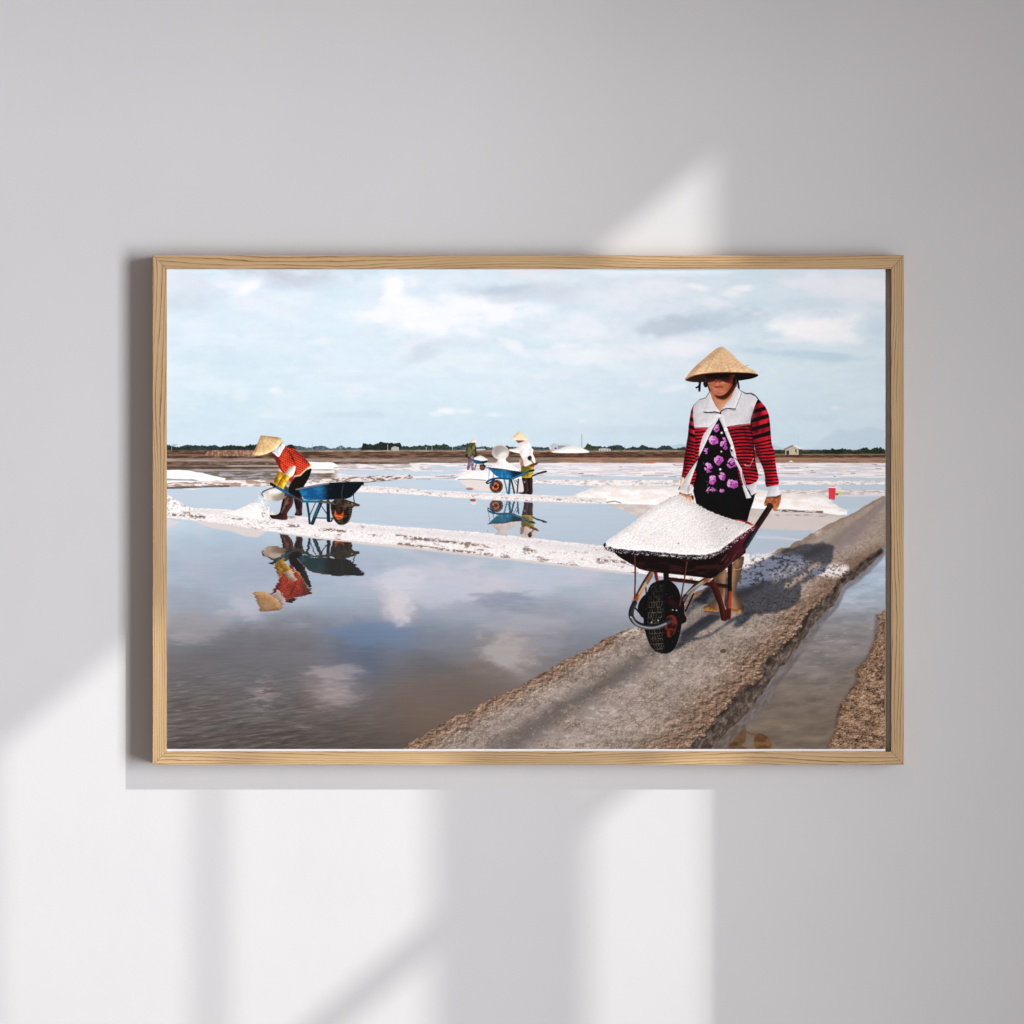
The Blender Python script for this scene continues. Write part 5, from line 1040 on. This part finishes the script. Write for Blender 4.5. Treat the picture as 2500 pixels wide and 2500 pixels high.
    def tyre(X, Y):
        x = (X - 1460) / B.s; y = (Y - 1290) / B.s
        cx = 640 + 110 * ((y - 1000) / 420) ** 2; u = (x - cx) / 60.0; v = (y + (x - 640) ** 2 * .0007) / 62.0
        n = fbm(X / 4, Y / 4, 3, 3); fu = np.abs(u - np.floor(u + .5) + .25 * (np.floor(v) % 2)); fv = np.abs(v - np.floor(v) - .5)
        ln = np.maximum(sm(.09, .04, np.abs(fu - .25)), sm(.41, .46, fv)); w = sm(560, 600, x) * sm(800, 740, x)
        lit = sm(700, 1000, y) * .7 + .35
        c = lerp(hexc('#0a0909'), hexc('#3b3832'), (sm(.4, .75, n) * .55)[..., None] * w[..., None]); return lerp(c, hexc('#8f8672'), (ln * w * lit * sm(.2, .5, n) * .55)[..., None])
    rnd(F, ty, tyre, 8, .5, (-.9, -.1))
    put(F, Cb([(800, 1060), (870, 1020), (930, 1060), (930, 1180), (880, 1270), (820, 1280), (790, 1180)]), nmix('#2a100c', '#7a2f1c', 7, 9, 3), .9)
    put(F, softm(Sb([(850, 850), (900, 900), (960, 950)], 60), 3), '#4a1512', .6)
    r6 = np.random.RandomState(4)
    for i in range(16):
        x, y = r6.uniform(560, 960), r6.uniform(640, 1440); q = B([(x, y)])[0]; put(F, ell(q[0], q[1], .6, .6), '#cfc8bd', .8)
    # fork tubes and bumper loop
    rnd(F, Sb([(625, 525), (560, 630), (510, 720), (455, 820)], 64), nmix('#8f5530', '#6f6255', 6, 10, 3), 5, .7, (-.8, -.4)); put(F, softm(Sb([(560, 640), (480, 770)], 16), 1), '#e6c9a4', .7); put(F, softm(Sb([(640, 545), (580, 650)], 18), 1), '#3b2a20', .7)
    rnd(F, Sb([(1270, 605), (1150, 680), (1040, 800)], 62), nmix('#6d543c', '#454d58', 8, 8, 3), 5, .7, (-.5, -.8)); put(F, softm(Sb([(1240, 620), (1090, 730), (1020, 800)], 14), 1), '#e8d9bd', .7); put(F, softm(Sb([(1260, 600), (1310, 610)], 50), 2), '#8a4a28', .8)
    put(F, Sb([(1030, 800), (990, 870), (965, 960), (990, 1080)], 56), '#27181a'); put(F, softm(Sb([(1040, 800), (1000, 860)], 26), 1), '#6d7788', .7); put(F, softm(Sb([(450, 820), (430, 860)], 54), 2), '#8a4420', .8)
    put(F, Cb([(930, 880), (1010, 860), (1020, 1000), (1045, 1060), (1030, 1110), (960, 1120), (940, 1000)]), '#170d0d')
    rnd(F, Sb([(430, 880), (395, 960), (392, 1040), (440, 1110), (540, 1155), (640, 1160), (740, 1140), (850, 1075)], 62, True), '#2b2d31', 5, .7, (-.3, -.9)); put(F, softm(Sb([(395, 1050), (450, 1125), (560, 1165), (680, 1165), (800, 1120)], 20, True), 1), '#b9bec4', .75)
    for x, y in ((385, 1045), (880, 960), (925, 965), (630, 1105), (710, 1085)): put(F, ell(*B([(x, y)])[0], 1.6, 1.4), '#f1eeee')
    # tub
    tub = poly(B([(85, 195), (90, 225), (130, 260), (190, 280), (240, 330), (300, 368), (430, 440), (480, 475), (560, 500), (700, 520), (1000, 552), (1250, 580), (1330, 595), (1400, 560), (1480, 500), (1580, 410), (1660, 350), (1740, 250), (1760, 170), (1900, 0), (1870, -30), (1700, 60), (1500, 200), (1300, 290), (900, 290), (400, 240)]))
    def tubw(X, Y):
        n = fbm(X / 30, Y / 8, 4, 3); x = (X - 1460) / B.s; y = (Y - 1290) / B.s
        c = lerp(hexc('#140707'), hexc('#2f1312'), sm(.4, .7, n)[..., None]); c = lerp(c, hexc('#4a2820'), (sm(330, 520, y) * .35 * sm(.4, .7, n))[..., None])
        c = lerp(c, hexc('#6a2030'), (sm(1450, 1750, x) * .75)[..., None]); st = sm(.60, .72, fbm((X + Y * .8) / 3, (Y - X * .8) / 40, 3, 2)) * sm(1350, 1500, x)
        return lerp(c, hexc('#b08278'), (st * .5)[..., None])
    rnd(F, tub, tubw, 6, .35, (-.2, .5)); put(F, softm(Sb([(1420, 540), (1540, 430), (1620, 300)], 8, True), 1), '#a07a70', .5)
    put(F, Pb([(1600, 380), (1700, 310), (1745, 240), (1740, 290), (1680, 340), (1600, 385)]), '#0f0a0c')
    # handle
    rnd(F, Su([(1608, 945), (1500, 1110), (1380, 1290), (1290, 1440), (1215, 1560)], 92), grad('#2c1713', '#241a1e', U([(1600, 900)])[0], U([(1250, 1500)])[0]), 5, .6, (-.6, -.5)); put(F, ell(*U([(1608, 930)])[0], 8.5, 6.5, .5), '#3a211b')
    put(F, inter(softm(Su([(1385, 1360), (1300, 1490), (1250, 1560)], 30), 2), (0, 0, PW, PH, F.a)), '#4d7680', .6); put(F, softm(Su([(1290, 1440), (1240, 1500)], 36), 2), '#101b1f', .8)
    # rim then salt
    rim = B([(88, 195), (115, 232), (180, 255), (300, 272), (430, 280), (560, 290), (750, 305), (900, 322), (1050, 335), (1200, 338), (1330, 322), (1430, 285), (1530, 215), (1630, 140), (1740, 60), (1850, -20)])
    put(F, stroke(rim, 11), lambda X, Y: lerp(hexc('#17131a'), hexc('#5a1f30'), sm(1740, 1830, X)[..., None]))
    put(F, Cu([(1020, 1150), (1150, 1155), (1260, 1180), (1360, 1240), (1340, 1270), (1200, 1230), (1060, 1180)]), nmix('#7a2320', '#c46a50', 4, 4, 3, .4, .6))
    so = [(1480, 1329), (1481, 1321), (1501, 1307), (1540, 1281), (1574, 1253), (1605, 1231), (1640, 1212), (1658, 1206), (1678, 1219), (1701, 1230), (1726, 1245), (1764, 1260), (1792, 1270), (1815, 1275), (1836, 1284)]
    lowr = [(x, y - 4.5) for x, y in rim[::-1]]
    sp = poly(so + lowr[:-1], 1.6, 5, 3)
    def saltc(X, Y):
        n = fbm(X / 1.9, Y / 1.9, 3, 2, .7); n2 = fbm(X / 26, Y / 18, 4, 3); s_ = sm(1650, 1800, X + (Y - 1210) * -.8)
        nb = fbm(X / 4.2, Y / 3.4, 3, 5, .6); rel = fbm((X + 1.3) / 3.6, (Y + 1.5) / 3.2, 3, 6, .6) - fbm(X / 3.6, Y / 3.2, 3, 6, .6); rg = sm(-22, 46, (X - 1664) - (Y - 1214) * .55); c = lerp(hexc('#ece2dd'), hexc('#fbf6f1'), sm(.3, .6, n)[..., None]) * (1 + .30 * rel - .12 * rg - .06 * sm(1250, 1212, Y))[..., None]; c = lerp(c, hexc('#cfc8d0'), (sm(.52, .30, n) * .28 + s_ * .14 + sm(.45, .25, nb) * (.3 + .4 * s_))[..., None])
        return np.clip(c * (.96 + .08 * n2)[..., None] + (sm(.68, .78, n) * .1)[..., None], 0, 1)
    rnd(F, sp, saltc, 7, .12, (-.5, -.8))
    # crumbs along the rim
    for i in range(420):
        k = r6.randint(len(rim) - 1); t = r6.rand(); a, b = rim[k], rim[k + 1]; x = a[0] + (b[0] - a[0]) * t; y = a[1] + (b[1] - a[1]) * t + r6.uniform(-5, 5.5)
        put(F, ell(x + r6.randn() * .6, y, r6.uniform(.5, 1.1), r6.uniform(.4, .9)), '#f3ece9', .9)
    put(F, mul(stroke([(x, y + 1.5) for x, y in rim[5:12]], 3), lambda X, Y: sm(.5, .65, fbm(X / 6, Y / 2, 3, 2))), '#f1eae6', .9)
    for i in range(60):
        k = r6.randint(len(so) - 1); t = r6.rand(); a, b = so[k], so[k + 1]; put(F, ell(a[0] + (b[0] - a[0]) * t, a[1] + (b[1] - a[1]) * t, 1.2, 1), '#f7f0ec')
    for x, y, r in ((1656, 1326, 2.2), (1774, 1290, 2.0), (1571, 1320, 1), (1546, 1311, .8), (1625, 1296, .8), (1700, 1262, .8), (1730, 1300, .7)): put(F, ell(x, y, r, r * .7), '#6b5148', .8)
    # chains
    for q in ([(430, 300), (437, 450), (436, 640), (430, 820)], [(1047, 395), (1030, 520), (1008, 640), (985, 780), (962, 920)]):
        put(F, Sb(q, 17), '#2a1414')
        L0 = B(q)
        for a, b in zip(L0[:-1], L0[1:]):
            d = math.hypot(b[0] - a[0], b[1] - a[1]); n = int(d / 3)
            for i in range(n): put(F, ell(a[0] + (b[0] - a[0]) * i / n, a[1] + (b[1] - a[1]) * i / n, 1.4, .9), '#a06a52', .8)
    over(L, F)
    # the printer's contrast curve, then slight grain
    L.c[:] = L.c + (L.c * L.c * (3 - 2 * L.c) - L.c) * .30
    g = RNG.rand(PH, PW).astype(np.float32); L.c[:] = np.clip(L.c + ((g - .5) * .012)[..., None], 0, 1)
    return L

L = paint_print()
img = bpy.data.images.new('print_picture', PW, PH, alpha=False)
A = np.ones((PH, PW, 4), np.float32); A[..., :3] = L.c[::-1]
img.pixels.foreach_set(A.ravel()); img.update(); img.pack()
print_m, N, K, P = new_mat("matt_photo_paper")
ti = N.new('ShaderNodeTexImage'); ti.image = img; ti.interpolation = 'Linear'; ti.extension = 'EXTEND'
mm = N.new('ShaderNodeMix'); mm.data_type = 'RGBA'; mm.blend_type = 'MULTIPLY'; mm.inputs['Factor'].default_value = 1.0
mm.inputs['B'].default_value = (0.87, 0.865, 0.86, 1)
K.new(ti.outputs['Color'], mm.inputs['A']); K.new(mm.outputs['Result'], P.inputs['Base Color'])
P.inputs['Roughness'].default_value = 0.75; P.inputs['Specular IOR Level'].default_value = 0.08
x0, x1, z1, z0 = PXX(PX0), PXX(PX0 + PW), PZZ(PY0), PZZ(PY0 + PH)
pr = prism('print', [(x0, z1), (x1, z1), (x1, z0), (x0, z0)], PY_, PY_ + 0.0003, print_m)
uvl = pr.data.uv_layers.new(name='picture')
for poly_ in pr.data.polygons:
    for li in poly_.loop_indices:
        v = pr.data.vertices[pr.data.loops[li].vertex_index].co
        uvl.data[li].uv = ((v.x - x0) / (x1 - x0), (v.z - z0) / (z1 - z0))
adopt(pr)

# ---- what stands between the low sun and the wall: a window with bars, and two added, unseen light-blocking boards
def to_plate(px, py, t, depth=0.0):
    """wall (or depth plane) point in layout units -> point on the plane y=-t on its way to the lamp"""
    k = (CAM_D + 0.030 - depth) / CAM_D
    Wp = Vector((PXX(px) * k, -depth, PZZ(py) * k)); q = Wp + (LP - Wp) * ((t - depth) / (-LP.y - depth))
    return (q.x, q.z)
D = 2500 / 1932.0
def wp(pts, t, depth=0.0): return [to_plate(x * D, y * D, t, depth) for x, y in pts]
TB = 2.3
win = bpy.data.objects.new('window_frame', None); sc.collection.objects.link(win)
tag(win, kind='structure')
def wpart(name, pts, t=TB):
    o = prism(name, wp(pts, t), -t - .01, -t, shade_m); o.parent = win; return o
def yl(x): return 1412 - x * 0.83          # upper slanting edge of the light
B0, B1 = -500, 1365
wpart('top_rail', [(B0, yl(B0)), (B1 + 300, yl(B1 + 300)), (B1 + 300, -150), (B0, -150)])
wpart('side_jamb', [(B1, -150), (B1 + 700, -150), (B1 + 700, 2200), (B1, 2200)])
wpart('glazing_bar', [(397, 900), (424, 900), (424, 2300), (397, 2300)])
wpart('centre_post', [(838, 400), (1112, 400), (1112, 2300), (838, 2300)])
def y2(x): return 1708 + (840 - x) * 0.83
wpart('slant_bar', [(450, y2(450)), (1360, y2(1360)), (1360, y2(1360) + 72), (450, y2(450) + 72)])
wpart('edge_post', [(-500, 900), (-12, 900), (-12, 2300), (-500, 2300)])
TA = 1.0
sh = prism('added_shade_board', [to_plate(x, y, TA, 0.0272) for x, y in ((409, 658), (2162, 658), (2162, 1833), (409, 1833))], -TA - .004, -TA, shade_m)  # added out-of-view blocker, outlined from the print to keep the direct spot off it
tag(sh, kind='structure')
sh2 = prism('added_edge_blocker', [to_plate(x, y, TA, 0.0) for x, y in ((1763, 1900), (2000, 1900), (2000, 2800), (1763, 2800))], -TA - .012, -TA - .008, shade_m)  # added unseen blocker, sharpens the right edge of the lower light patch
tag(sh2, kind='structure')
